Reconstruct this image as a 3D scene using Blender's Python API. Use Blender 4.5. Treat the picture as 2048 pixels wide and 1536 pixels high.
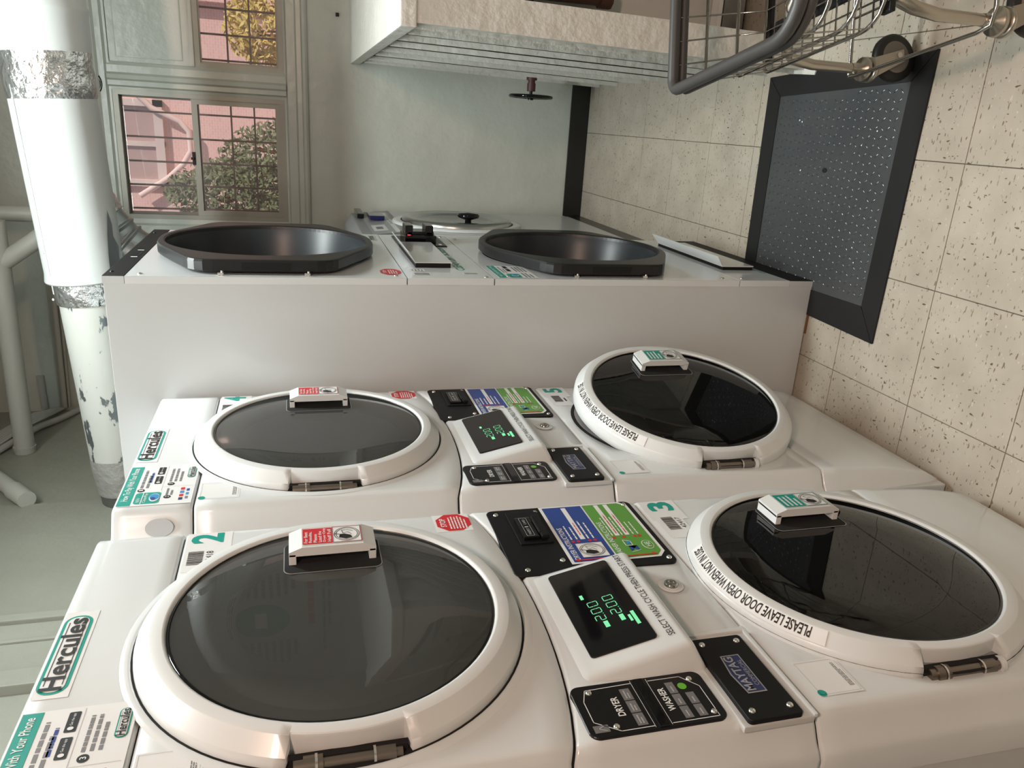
import bpy, bmesh, math, random
from mathutils import Vector, Matrix
from math import sin, cos, pi, radians, sqrt, atan2
random.seed(7)
SC = bpy.context.scene
for o in list(bpy.data.objects): bpy.data.objects.remove(o)
COL = SC.collection

# ---------------------------------------------------------------- camera
cd = bpy.data.cameras.new('camera'); cam = bpy.data.objects.new('camera', cd); COL.objects.link(cam)
cd.sensor_fit = 'HORIZONTAL'; cd.sensor_width = 36; cd.lens = 27.1296; cd.clip_start = 0.02
R = [[0.0594077, 0.9453721, 0.3205344], [-0.2598089, 0.3246783, -0.9094412], [-0.9638309, -0.0292499, 0.2649045]]
M = Matrix(R).to_4x4(); M.translation = (0, 0, 1.53); cam.matrix_world = M
SC.camera = cam
SC.view_settings.view_transform = 'Standard'; SC.view_settings.look = 'None'
SC.view_settings.gamma = 1; SC.view_settings.use_curve_mapping = False
SC.view_settings.exposure = 0.12

# ---------------------------------------------------------------- world, sun, lamps
w = bpy.data.worlds.new('sky'); SC.world = w; w.use_nodes = True
nt = w.node_tree; nt.nodes.clear()
sky = nt.nodes.new('ShaderNodeTexSky'); sky.sky_type = 'NISHITA'; sky.sun_disc = False
sky.sun_elevation = radians(40); sky.sun_rotation = radians(115)
bg = nt.nodes.new('ShaderNodeBackground'); bg.inputs[1].default_value = 0.10
out = nt.nodes.new('ShaderNodeOutputWorld')
nt.links.new(sky.outputs[0], bg.inputs[0]); nt.links.new(bg.outputs[0], out.inputs[0])
sd = bpy.data.lights.new('sun', 'SUN'); sd.energy = 3.2; sd.angle = radians(0.6); sd.color = (1, .95, .88)
so = bpy.data.objects.new('sun', sd); COL.objects.link(so)
so.rotation_euler = Vector((-1.0, 0.75, -0.95)).to_track_quat('-Z', 'Y').to_euler()

def area(name, loc, target, sx, sy, power, color):
    l = bpy.data.lights.new(name, 'AREA'); l.shape = 'RECTANGLE'; l.size = sx; l.size_y = sy
    l.energy = power; l.color = color
    o = bpy.data.objects.new(name, l); COL.objects.link(o); o.location = loc
    o.rotation_euler = (Vector(target) - Vector(loc)).to_track_quat('-Z', 'Y').to_euler()
    return o
area('tube_light_far', (0.05, 2.15, 2.88), (0.05, 2.15, 0), 1.2, 0.16, 50, (0.92, 1.0, 0.985))
area('tube_light_middle', (-0.66, 0.95, 2.88), (-0.66, 0.95, 0), 1.2, 0.16, 15, (0.93, 1.0, 1.0))
area('bulb_light_near', (0.75, -0.55, 2.55), (0.1, 1.0, 0.4), 0.22, 0.22, 32, (1.0, 0.68, 0.53))

# ---------------------------------------------------------------- materials
MATS = {}
def new_mat(name):
    m = bpy.data.materials.new(name); m.use_nodes = True; MATS[name] = m
    n = m.node_tree; b = n.nodes.get('Principled BSDF'); return m, n, b
def mat(name, col, rough=.5, metal=0., coat=0., emit=None, es=0., bump=None, vary=0., spec=.5):
    if name in MATS: return MATS[name]
    m, n, b = new_mat(name)
    b.inputs['Base Color'].default_value = (*col, 1); b.inputs['Roughness'].default_value = rough
    b.inputs['Metallic'].default_value = metal; b.inputs['Coat Weight'].default_value = coat
    b.inputs['Coat Roughness'].default_value = .06
    b.inputs['Specular IOR Level'].default_value = spec
    if emit: b.inputs['Emission Color'].default_value = (*emit, 1); b.inputs['Emission Strength'].default_value = es
    if bump or vary:
        g = n.nodes.new('ShaderNodeNewGeometry')
        no = n.nodes.new('ShaderNodeTexNoise'); no.inputs['Detail'].default_value = 5
        no.inputs['Scale'].default_value = bump[0] if bump else 6
        n.links.new(g.outputs['Position'], no.inputs['Vector'])
        if bump:
            bp = n.nodes.new('ShaderNodeBump'); bp.inputs['Strength'].default_value = bump[1]
            bp.inputs['Distance'].default_value = bump[2]
            n.links.new(no.outputs['Fac'], bp.inputs['Height']); n.links.new(bp.outputs[0], b.inputs['Normal'])
        if vary:
            mx = n.nodes.new('ShaderNodeMix'); mx.data_type = 'RGBA'
            mx.inputs[6].default_value = (*col, 1); mx.inputs[7].default_value = (*[c * (1 - vary) for c in col], 1)
            n2 = n.nodes.new('ShaderNodeTexNoise'); n2.inputs['Scale'].default_value = 2.5; n2.inputs['Detail'].default_value = 6
            n.links.new(g.outputs['Position'], n2.inputs['Vector'])
            rp = n.nodes.new('ShaderNodeMapRange'); rp.inputs[1].default_value = .38; rp.inputs[2].default_value = .66
            n.links.new(n2.outputs['Fac'], rp.inputs[0])
            n.links.new(rp.outputs[0], mx.inputs[0]); n.links.new(mx.outputs[2], b.inputs['Base Color'])
    return m
def glass_mat(name, diff, tint, fac, rough=.03):
    m, n, b = new_mat(name); n.nodes.remove(b); o = n.nodes['Material Output']
    d = n.nodes.new('ShaderNodeBsdfDiffuse'); d.inputs[0].default_value = (*diff, 1)
    t = n.nodes.new('ShaderNodeBsdfTransparent'); t.inputs[0].default_value = (*tint, 1)
    a = n.nodes.new('ShaderNodeMixShader'); a.inputs[0].default_value = fac
    g = n.nodes.new('ShaderNodeBsdfGlossy'); g.inputs['Roughness'].default_value = rough
    f = n.nodes.new('ShaderNodeFresnel'); f.inputs[0].default_value = 1.5
    x = n.nodes.new('ShaderNodeMixShader'); L = n.links.new
    L(d.outputs[0], a.inputs[1]); L(t.outputs[0], a.inputs[2]); L(f.outputs[0], x.inputs[0])
    L(a.outputs[0], x.inputs[1]); L(g.outputs[0], x.inputs[2]); L(x.outputs[0], o.inputs[0])
    return m
WHITE = mat('white_enamel', (.66, .69, .70), .22, coat=.55)
WHITE2 = mat('white_enamel_sheet', (.56, .585, .59), .30, coat=.25, bump=(3, .05, .01))
RINGW = mat('white_door_plastic', (.66, .68, .68), .32, coat=.15)
BLACK = mat('black_plastic', (.008, .008, .009), .32, spec=.3)
BLACKM = mat('black_matte', (.006, .006, .007), .55, spec=.25)
BLACKG = mat('black_gloss', (.004, .004, .005), .05, spec=.5)
BEZEL = mat('black_bezel_plastic', (.011, .011, .012), .36, spec=.4)
BOWL = mat('dark_bowl_plastic', (.022, .027, .032), .33, spec=.35)
DARK = mat('dark_void', (.004, .004, .004), .9)
STEEL = mat('brushed_steel', (.55, .56, .56), .28, metal=1)
CHROME = mat('chrome', (.42, .405, .38), .16, metal=1)
NICKEL = mat('aged_nickel', (.50, .46, .40), .30, metal=1, bump=(60, .2, .002))
HINGE = mat('bronze_hinge_metal', (.22, .19, .165), .34, metal=.9)
SCREW = mat('screw_metal', (.75, .73, .70), .22, metal=1)
STKW = mat('sticker_white', (.74, .75, .75), .38)
TEAL = mat('sticker_teal', (.0, .30, .245), .40)
BLK = mat('ink_black', (.008, .008, .009), .45)
GREY = mat('ink_grey', (.18, .18, .19), .5)
GREYL = mat('ink_light_grey', (.42, .42, .42), .5)
RED = mat('sticker_red', (.58, .018, .03), .42)
BLUE = mat('sticker_blue', (.018, .055, .26), .38)
GREEN = mat('sticker_green', (.10, .30, .045), .38)
SKYB = mat('sticker_sky_blue', (.03, .25, .55), .4)
GREEND = mat('green_dot', (.12, .42, .03), .4)
LED = mat('led_green', (.05, .4, .15), .4, emit=(.35, 1, .55), es=.5)
LEDR = mat('led_red', (.4, .02, .02), .4, emit=(1, .05, .05), es=2.5)
BTN = mat('button_grey', (.16, .16, .165), .45)
SILV = mat('silver_print', (.42, .42, .43), .35, metal=.4)
NAVY = mat('navy_print', (.02, .03, .10), .4)
GREYP = mat('grey_plastic', (.25, .26, .27), .4)
GLASS_D = glass_mat('dryer_door_glass', (.085, .088, .085), (.42, .44, .43), .45, .02)  # grey haze of reflections on the dryer glass put into the diffuse colour
GLASS_W = glass_mat('washer_door_glass', (.006, .006, .006), (.12, .12, .12), .5, .02)
PANE = glass_mat('window_glass', (.60, .55, .54), (.97, .95, .95), .90, .01)
DRUM = mat('drum_metal', (.33, .34, .34), .30, metal=.8)
GASK = mat('grey_gasket', (.20, .20, .20), .35)
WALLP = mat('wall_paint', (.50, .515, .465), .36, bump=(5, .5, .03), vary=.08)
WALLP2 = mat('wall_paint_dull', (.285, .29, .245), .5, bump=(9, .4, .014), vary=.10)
CEILP = mat('ceiling_paint', (.55, .55, .51), .6)
TRIMP = mat('trim_paint', (.47, .48, .43), .30, bump=(22, .35, .006), vary=.12)
WOODP = mat('white_painted_wood', (.66, .65, .60), .40, bump=(24, .7, .010), vary=.10)
ALU = mat('window_aluminium', (.36, .345, .30), .45, metal=.3, vary=.25)
ALUD = mat('dark_window_channel', (.06, .05, .045), .5)
BASEB = mat('black_baseboard', (.008, .008, .008), .32)
FRAMEB = mat('black_floor_frame', (.012, .012, .013), .42, spec=.35)
PLATE = mat('painted_tread_plate', (.058, .062, .066), .38, metal=.0, bump=(45, .5, .003), vary=.25)
DUCTP = mat('duct_white_paint', (.52, .545, .54), .38, bump=(5, .2, .008))
FOIL = mat('aluminium_foil_tape', (.62, .63, .63), .22, metal=.92, bump=(24, 1.0, .02))
FOILP = mat('painted_foil_tape', (.40, .40, .38), .36, metal=.4, bump=(24, .9, .015))
GALV = mat('galvanised_steel', (.32, .35, .36), .36, metal=.9, bump=(12, .4, .01))
PIPEP = mat('painted_pipe', (.43, .43, .395), .42, bump=(18, .25, .004))
RUST = mat('rusty_pipe', (.085, .040, .030), .6, bump=(40, .6, .004), vary=.4)
RUSTR = mat('red_brown_brass', (.09, .032, .032), .5)
RUBBER = mat('grey_rubber', (.055, .053, .052), .42)
TYRE = mat('tyre_rubber', (.018, .017, .017), .5)
HUB = mat('wheel_hub', (.22, .19, .17), .5)
WOODB = mat('wood_shim', (.20, .085, .028), .6, vary=.4)
STEPB = mat('insulation_white', (.55, .55, .53), .5, vary=.5)
LEAF = mat('leaf', (.17, .20, .10), .6)
LEAFY = mat('leaf_yellow', (.65, .50, .15), .6)
GRILLE = mat('grille_iron', (.16, .105, .10), .6)
PAPER = mat('poster_paper', (.55, .55, .52), .5)

def tile_mat():
    m, n, b = new_mat('vinyl_tile'); L = n.links.new
    g = n.nodes.new('ShaderNodeNewGeometry')
    base = n.nodes.new('ShaderNodeTexNoise'); base.inputs['Scale'].default_value = 9; base.inputs['Detail'].default_value = 8
    L(g.outputs['Position'], base.inputs['Vector'])
    cr = n.nodes.new('ShaderNodeValToRGB'); cr.color_ramp.elements[0].position = .3; cr.color_ramp.elements[1].position = .75
    cr.color_ramp.elements[0].color = (.40, .355, .29, 1); cr.color_ramp.elements[1].color = (.50, .45, .375, 1)
    L(base.outputs['Fac'], cr.inputs[0])
    prev = cr.outputs[0]
    for k, (sc, th, col, rot) in enumerate([((70, 190, 100), .665, (.20, .155, .10), .4), ((90, 170, 80), .70, (.55, .50, .41), 1.1), ((150, 60, 100), .70, (.11, .085, .05), -.3)]):
        mp = n.nodes.new('ShaderNodeMapping'); mp.inputs['Scale'].default_value = sc; mp.inputs['Rotation'].default_value = (0, 0, rot); mp.inputs['Location'].default_value = (k * 3.3, k, 0)
        L(g.outputs['Position'], mp.inputs['Vector'])
        no = n.nodes.new('ShaderNodeTexNoise'); no.inputs['Scale'].default_value = .75; no.inputs['Detail'].default_value = 1.5
        L(mp.outputs[0], no.inputs['Vector'])
        mr = n.nodes.new('ShaderNodeMapRange'); mr.inputs[1].default_value = th - .01; mr.inputs[2].default_value = th + .02
        L(no.outputs['Fac'], mr.inputs[0])
        mx = n.nodes.new('ShaderNodeMix'); mx.data_type = 'RGBA'; mx.inputs[7].default_value = (*col, 1)
        L(mr.outputs[0], mx.inputs[0]); L(prev, mx.inputs[6]); prev = mx.outputs[2]
    L(prev, b.inputs['Base Color']); b.inputs['Roughness'].default_value = .42
    b.inputs['Specular IOR Level'].default_value = .35
    return m
TILE = tile_mat()
def peel_mat():
    m, n, b = new_mat('peeling_duct_paint'); L = n.links.new
    g = n.nodes.new('ShaderNodeNewGeometry')
    mp = n.nodes.new('ShaderNodeMapping'); mp.inputs['Scale'].default_value = (7, 16, 16); L(g.outputs['Position'], mp.inputs['Vector'])
    no = n.nodes.new('ShaderNodeTexNoise'); no.inputs['Scale'].default_value = 1.0; no.inputs['Detail'].default_value = 7; no.inputs['Roughness'].default_value = .62
    L(mp.outputs[0], no.inputs['Vector'])
    mr = n.nodes.new('ShaderNodeMapRange'); mr.inputs[1].default_value = .575; mr.inputs[2].default_value = .59; L(no.outputs['Fac'], mr.inputs[0])
    mx = n.nodes.new('ShaderNodeMix'); mx.data_type = 'RGBA'; mx.inputs[6].default_value = (.50, .51, .48, 1); mx.inputs[7].default_value = (.22, .25, .26, 1)
    L(mr.outputs[0], mx.inputs[0]); L(mx.outputs[2], b.inputs['Base Color'])
    mt = n.nodes.new('ShaderNodeMath'); mt.operation = 'MULTIPLY'; mt.inputs[1].default_value = .8; L(mr.outputs[0], mt.inputs[0]); L(mt.outputs[0], b.inputs['Metallic'])
    b.inputs['Roughness'].default_value = .4
    return m
PEEL = peel_mat()
def brick_mat():
    m, n, b = new_mat('pink_brick_facade'); L = n.links.new
    tc = n.nodes.new('ShaderNodeNewGeometry')
    sp = n.nodes.new('ShaderNodeSeparateXYZ'); cb = n.nodes.new('ShaderNodeCombineXYZ')
    L(tc.outputs['Position'], sp.inputs[0]); L(sp.outputs[0], cb.inputs[0]); L(sp.outputs[2], cb.inputs[1])
    br = n.nodes.new('ShaderNodeTexBrick'); br.inputs['Scale'].default_value = 9
    br.inputs['Color1'].default_value = (.86, .56, .50, 1); br.inputs['Color2'].default_value = (.82, .50, .44, 1); br.inputs['Mortar'].default_value = (.88, .66, .60, 1)
    br.inputs['Mortar Size'].default_value = .022
    L(cb.outputs[0], br.inputs['Vector']); L(br.outputs['Color'], b.inputs['Base Color']); b.inputs['Roughness'].default_value = .9
    return m
BRICK = brick_mat()
STONE = mat('pale_stone', (.80, .66, .60), .8, vary=.1)
GROUND = mat('outside_ground', (.60, .48, .44), .9, vary=.2)

# ---------------------------------------------------------------- builder
class B:
    """collects geometry with several materials, links as one mesh object"""
    def __init__(s): s.v = []; s.f = []; s.fm = []; s.sm = []; s.mats = []
    def mi(s, m):
        if m not in s.mats: s.mats.append(m)
        return s.mats.index(m)
    def add(s, vs, fs, m, smooth=False):
        k = len(s.v); s.v += [tuple(v) for v in vs]; i = s.mi(m)
        for f in fs: s.f.append(tuple(a + k for a in f)); s.fm.append(i); s.sm.append(smooth)
    def box(s, a, b, m, bev=0., T=None):
        x0, y0, z0 = a; x1, y1, z1 = b
        if bev <= 0:
            vs = [(x, y, z) for x in (x0, x1) for y in (y0, y1) for z in (z0, z1)]
            fs = [(0, 1, 3, 2), (4, 6, 7, 5), (0, 4, 5, 1), (2, 3, 7, 6), (0, 2, 6, 4), (1, 5, 7, 3)]
            if T: vs = [T @ Vector(v) for v in vs]
            s.add(vs, fs, m); return
        bm = bmesh.new(); bmesh.ops.create_cube(bm, size=1)
        for v in bm.verts: v.co = Vector(((x0 + x1) / 2 + v.co.x * (x1 - x0), (y0 + y1) / 2 + v.co.y * (y1 - y0), (z0 + z1) / 2 + v.co.z * (z1 - z0)))
        bmesh.ops.bevel(bm, geom=bm.edges[:], offset=bev, segments=2, profile=.7, affect='EDGES')
        s.bm(bm, m, T)
    def bm(s, bm, m, T=None, smooth=False):
        bm.verts.index_update()
        vs = [(T @ v.co) if T else v.co.copy() for v in bm.verts]
        s.add(vs, [tuple(v.index for v in f.verts) for f in bm.faces], m, smooth); bm.free()
    def tube(s, pts, r, m, seg=8, closed=False, smooth=True, cap=True):
        P = [Vector(p) for p in pts]; n = len(P)
        rr = r if isinstance(r, (list, tuple)) else [r] * n
        def tan(i):
            a = P[(i - 1) % n] if (closed or i > 0) else P[i]; b_ = P[(i + 1) % n] if (closed or i < n - 1) else P[i]
            return (b_ - a).normalized()
        t0 = tan(0); up = Vector((0, 0, 1)) if abs(t0.z) < .9 else Vector((1, 0, 0))
        nx = t0.cross(up).normalized(); vs = []
        for i in range(n):
            t = tan(i); nx = (nx - t * nx.dot(t)).normalized(); ny = t.cross(nx)
            for k in range(seg):
                a = 2 * pi * k / seg; vs.append(P[i] + (nx * cos(a) + ny * sin(a)) * rr[i])
        fs = []
        for i in range(n if closed else n - 1):
            j = (i + 1) % n
            for k in range(seg):
                l = (k + 1) % seg; fs.append((i * seg + k, i * seg + l, j * seg + l, j * seg + k))
        s.add(vs, fs, m, smooth)
        if cap and not closed:
            s.add(vs[:seg], [tuple(range(seg))], m); s.add(vs[-seg:], [tuple(reversed(range(seg)))], m)
    def cyl(s, a, b, r, m, seg=24, r2=None): s.tube([a, b], [r, r if r2 is None else r2], m, seg)
    def lathe(s, prof, org, axis, m, seg=64, a0=0., a1=2 * pi, smooth=True, ref=None):
        """prof: (radius, height along axis)"""
        ax = Vector(axis).normalized(); o = Vector(org)
        u = Vector(ref) if ref else (Vector((0, 1, 0)) if abs(ax.y) < .9 else Vector((1, 0, 0)))
        u = (u - ax * u.dot(ax)).normalized(); vv = ax.cross(u)
        full = abs(a1 - a0 - 2 * pi) < 1e-6; N = seg if full else seg + 1; vs = []
        for i in range(N):
            a = a0 + (a1 - a0) * i / seg
            for r, h in prof: vs.append(o + ax * h + (u * cos(a) + vv * sin(a)) * r)
        k = len(prof); fs = []
        for i in range(seg):
            j = (i + 1) % N
            for q in range(k - 1): fs.append((i * k + q, j * k + q, j * k + q + 1, i * k + q + 1))
        s.add(vs, fs, m, smooth)
    def disc(s, org, axis, r, m, seg=48, ry=None, ref=None):
        ax = Vector(axis).normalized(); u = Vector(ref) if ref else (Vector((0, 1, 0)) if abs(ax.y) < .9 else Vector((1, 0, 0)))
        u = (u - ax * u.dot(ax)).normalized(); vv = ax.cross(u); o = Vector(org)
        s.add([o + u * r * cos(2 * pi * i / seg) + vv * (ry or r) * sin(2 * pi * i / seg) for i in range(seg)], [tuple(range(seg))], m)
    def mesh(s, name):
        me = bpy.data.meshes.new(name); me.from_pydata(s.v, [], s.f)
        for m in s.mats: me.materials.append(m)
        me.polygons.foreach_set('material_index', s.fm); me.polygons.foreach_set('use_smooth', s.sm)
        me.validate(); me.update()
        return me
    def obj(s, name, parent=None, **kw):
        me = s.mesh(name)
        bm = bmesh.new(); bm.from_mesh(me); bmesh.ops.recalc_face_normals(bm, faces=bm.faces); bm.to_mesh(me); bm.free()
        return link(name, me, parent, **kw)
def link(name, me, parent=None, loc=None, label=None, cat=None, group=None, kind=None):
    o = bpy.data.objects.new(name, me); COL.objects.link(o)
    if parent: o.parent = parent
    if loc: o.location = loc
    tag(o, label, cat, group, kind); return o
def tag(o, label=None, cat=None, group=None, kind=None):
    if label: o['label'] = label
    if cat: o['category'] = cat
    if group: o['group'] = group
    if kind: o['kind'] = kind
    return o
def thing(name, loc, label, cat, group=None, rz=0.):
    o = bpy.data.objects.new(name, None); COL.objects.link(o); o.location = loc; o.rotation_euler = (0, 0, rz)
    o.empty_display_size = .1
    return tag(o, label, cat, group)
def struct(name, b, parent=None): return b.obj(name, parent, kind='structure')

# ---------------------------------------------------------------- flat print: stickers and lettering
_tc = {}
def text_geo(s, bold=0., font_w=1.):
    key = (s, bold)
    if key not in _tc:
        c = bpy.data.curves.new('t', 'FONT'); c.body = s; c.size = 1; c.offset = bold; c.resolution_u = 3
        o = bpy.data.objects.new('t', c); COL.objects.link(o)
        dg = bpy.context.evaluated_depsgraph_get(); me = bpy.data.meshes.new_from_object(o.evaluated_get(dg))
        vs = [tuple(v.co) for v in me.vertices]; fs = [tuple(p.vertices) for p in me.polygons]
        bpy.data.objects.remove(o); bpy.data.curves.remove(c); bpy.data.meshes.remove(me)
        x0 = min(v[0] for v in vs); x1 = max(v[0] for v in vs); y0 = min(v[1] for v in vs); y1 = max(v[1] for v in vs)
        _tc[key] = ([((v[0] - x0), (v[1] - y0)) for v in vs], fs, x1 - x0, y1 - y0)
    return _tc[key]
def plate(b, x0, x1, a0, z0, a1, z1, r, m, T=None, n=6):
    pts = []
    for cx, cy, st in ((a1 - r, z1 - r, 0), (a0 + r, z1 - r, 1), (a0 + r, z0 + r, 2), (a1 - r, z0 + r, 3)):
        for i in range(n + 1): a = pi / 2 * (st + i / n); pts.append((cx + r * cos(a), cy + r * sin(a), cos(a), sin(a)))
    N = len(pts); vs = []; e = .0010
    for x, k in ((x0, 0), (x1 - e, 0), (x1, e)): vs += [Vector((x, y - c * k, z - s_ * k)) for y, z, c, s_ in pts]
    if T: vs = [T @ v for v in vs]
    b.add(vs, [(i * N + j, i * N + (j + 1) % N, (i + 1) * N + (j + 1) % N, (i + 1) * N + j) for i in range(2) for j in range(N)] + [tuple(range(2 * N, 3 * N))], m)
class Flat(B):
    """print on a plane: origin o, right s, up t (unit vectors)"""
    def __init__(s, o=(0, 0, 0), sd=(0, 1, 0), td=(0, 0, 1), step=.0004, warp=None):
        super().__init__(); s.o = Vector(o); s.sd = Vector(sd).normalized(); s.td = Vector(td).normalized()
        s.n = s.sd.cross(s.td).normalized(); s.step = step; s.warp = warp
    def P(s, a, b, l):
        if s.warp: return s.warp(a, b, l * s.step)
        return s.o + s.sd * a + s.td * b + s.n * (l * s.step)
    def poly(s, pts, m, l=1): s.add([s.P(a, b, l) for a, b in pts], [tuple(range(len(pts)))], m)
    def rect(s, a0, b0, a1, b1, m, l=1): s.poly([(a0, b0), (a1, b0), (a1, b1), (a0, b1)], m, l)
    def ell(s, a, b, ra, rb, m, l=1, n=28): s.poly([(a + ra * cos(2 * pi * i / n), b + rb * sin(2 * pi * i / n)) for i in range(n)], m, l)
    def rrect(s, a0, b0, a1, b1, r, m, l=1, n=6):
        pts = []
        for cx, cy, st in ((a1 - r, b1 - r, 0), (a0 + r, b1 - r, 1), (a0 + r, b0 + r, 2), (a1 - r, b0 + r, 3)):
            for i in range(n + 1):
                a = pi / 2 * (st + i / n); pts.append((cx + r * cos(a), cy + r * sin(a)))
        s.poly(pts, m, l)
    def line(s, pts, w, m, l=1, closed=False):
        n = len(pts)
        for i in range(n if closed else n - 1):
            a, b = pts[i], pts[(i + 1) % n]; d = Vector((b[0] - a[0], b[1] - a[1])); 
            if d.length < 1e-9: continue
            d.normalize(); p = Vector((-d.y, d.x)) * w / 2; e = d * w * .4
            s.poly([(a[0] - p.x - e.x, a[1] - p.y - e.y), (b[0] - p.x + e.x, b[1] - p.y + e.y), (b[0] + p.x + e.x, b[1] + p.y + e.y), (a[0] + p.x - e.x, a[1] + p.y - e.y)], m, l)
    def arc(s, a, b, r, a0, a1, w, m, l=1, n=20, ry=None):
        ry = ry or r
        s.line([(a + r * cos(a0 + (a1 - a0) * i / n), b + ry * sin(a0 + (a1 - a0) * i / n)) for i in range(n + 1)], w, m, l)
    def text(s, t, a0, b0, a1, b1, m, l=1, bold=.0, rot=0):
        """fit text in box"""
        vs, fs, W, H = text_geo(t, bold)
        def q(x, y):
            x /= W; y /= H
            return (a0 + x * (a1 - a0), b0 + y * (b1 - b0))
        s.add([s.P(*q(x, y), l) for x, y in vs], fs, m)
    def micro(s, a0, b0, a1, b1, rows, m, l=1, seed=0):
        """rows of unreadably small print"""
        rnd = random.Random(seed); h = (b1 - b0) / rows
        for i in range(rows):
            y = b1 - (i + .5) * h; x = a0; end = a0 + (a1 - a0) * (1 if i < rows - 1 else .7) * rnd.uniform(.85, 1)
            while x < end:
                wd = min(rnd.uniform(.06, .2) * (a1 - a0), end - x); s.rect(x, y - h * .24, x + wd * .86, y + h * .24, m, l); x += wd
    def barcode(s, a0, b0, a1, b1, m, l=1):
        x = a0; rnd = random.Random(3); u = (a1 - a0) / 40
        while x < a1: wd = u * rnd.choice((1, 1, 2)); s.rect(x, b0, min(x + wd, a1), b1, m, l); x += wd + u * rnd.choice((1, 1.5))
def drum_drawing(f, a0, b0, a1, b1, l=1):
    """line drawing of an arm loading a round drum"""
    f.rect(a0, b0, a1, b1, STKW, l); f.line([(a0, b0), (a1, b0), (a1, b1), (a0, b1)], (a1 - a0) * .02, GREY, l + 1, True)
    cx, cy = (a0 + a1) / 2, (b0 + b1) / 2; ra = (a1 - a0) * .43; rb = (b1 - b0) * .45
    for k in (1, .86): f.arc(cx, cy, ra * k, 0, 2 * pi, (a1 - a0) * .02, BLK, l + 1, 28, ry=rb * k)
    f.poly([(cx - ra * .75, cy + rb * .1), (cx - ra * .5, cy + rb * .65), (cx - ra * .05, cy + rb * .55), (cx + ra * .0, cy + rb * .2), (cx - ra * .25, cy - rb * .3), (cx - ra * .6, cy - rb * .4)], BLK, l + 2)
    f.line([(cx - ra * .1, cy - rb * .35), (cx + ra * .25, cy - rb * .1), (cx + ra * .1, cy + rb * .3), (cx + ra * .55, cy + rb * .4), (cx + ra * .6, cy - rb * .1), (cx + ra * .35, cy - rb * .5)], (a1 - a0) * .02, BLK, l + 2)
    f.line([(cx + ra * .1, cy + rb * .95), (cx - ra * .05, cy + rb * .55), (cx - ra * .3, cy + rb * .45)], (a1 - a0) * .03, BLK, l + 2)
def logo(f, a0, b0, a1, b1, l=1, outline=TEAL):
    """white rounded badge, teal border, black lettering"""
    r = (b1 - b0) * .46; k = (b1 - b0) * .11
    f.rrect(a0, b0, a1, b1, r, outline, l); f.rrect(a0 + k, b0 + k, a1 - k, b1 - k, r - k, STKW, l + 1)
    f.line([(a0 + r, b0 + k * 1.9), (a1 - r, b0 + k * 1.9)], k * .25, BLK, l + 2); f.line([(a0 + r, b1 - k * 1.9), (a1 - r, b1 - k * 1.9)], k * .25, BLK, l + 2)
    f.text('Hercules', a0 + k * 1.6, b0 + k * 1.6, a1 - k * 1.8, b1 - k * .9, BLK, l + 3, bold=.022)

# ================================================================= THE SETTING
YB = 4.12; XL = -1.52; XR = 2.40; YN = -1.25; ZC = 3.0
fl = B(); fl.box((XL - .1, YN - .1, -.06), (XR + .1, YB + .2, -.004), mat('tile_grout', (.10, .085, .06), .8))
floor = struct('floor', fl)
ts = .305; k = 0; shared = None
tx0, ty0 = -.0295, 1.549
plate_rect = (-.500, .205, 1.715, 2.41)
cb_ = {}
for i in range(-5, 9):
    for j in range(-5, 10):
        x0 = tx0 + i * ts; y0 = ty0 + j * ts; x1 = min(x0 + ts, XR); y1 = min(y0 + ts, YB); x0 = max(x0, XL); y0 = max(y0, YN)
        if x1 - x0 < .02 or y1 - y0 < .02: continue
        key = (round(x1 - x0, 3), round(y1 - y0, 3))
        if key not in cb_:
            t = B(); g = .0007; W_, H_ = x1 - x0, y1 - y0
            t.add([(g, g, -.004), (W_ - g, g, -.004), (W_ - g, H_ - g, -.004), (g, H_ - g, -.004), (g + .0006, g + .0006, 0), (W_ - g - .0006, g + .0006, 0), (W_ - g - .0006, H_ - g - .0006, 0), (g + .0006, H_ - g - .0006, 0)],
                  [(4, 5, 6, 7), (0, 1, 5, 4), (1, 2, 6, 5), (2, 3, 7, 6), (3, 0, 4, 7)], TILE)
            cb_[key] = t.mesh('floor_tile')
        link('floor_tile', cb_[key], floor, loc=(x0, y0, 0))
# back wall with two window openings
bw = B(); zt = ZC
def wallslab(b, holes, x0, x1, z0, z1, y0, y1, m):
    xs = sorted({x0, x1, *[h[0] for h in holes], *[h[1] for h in holes]}); zs = sorted({z0, z1, *[h[2] for h in holes], *[h[3] for h in holes]})
    for a, c in zip(xs, xs[1:]):
        for d, e in zip(zs, zs[1:]):
            if any(h[0] <= a and c <= h[1] and h[2] <= d and e <= h[3] for h in holes): continue
            b.box((a, y0, d), (c, y1, e), m)
W1 = (-.545, .036, 1.56, 2.318); W2 = (.155, .73, 1.56, 1.955)
wallslab(bw, [W1, W2], XL - .1, XR + .1, 0, ZC, YB, YB + .16, WALLP)
struct('wall_back', bw)
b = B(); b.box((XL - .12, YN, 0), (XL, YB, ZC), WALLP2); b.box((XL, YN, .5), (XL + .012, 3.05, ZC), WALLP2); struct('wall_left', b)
b = B(); b.box((XR, YN, 0), (XR + .12, YB, ZC), WALLP); struct('wall_right', b)
b = B(); b.box((XL - .1, YN - .12, 0), (XR + .1, YN, ZC), WALLP); struct('wall_near', b)
b = B(); b.box((XL - .1, YN - .12, ZC), (XR + .1, YB + .16, ZC + .1), CEILP); struct('ceiling', b)
b = B(); b.box((-.472, YB - .012, 0), (XR, YB, .102), BASEB, .002); struct('baseboard_back', b)
b = B(); b.box((XL, 2.83, 0), (-.470, YB - .013, .092), BASEB, .003); b.box((-.52, 2.83, .092), (-.476, YB - .013, .104), BASEB, .003)
struct('baseboard_left', b)
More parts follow.
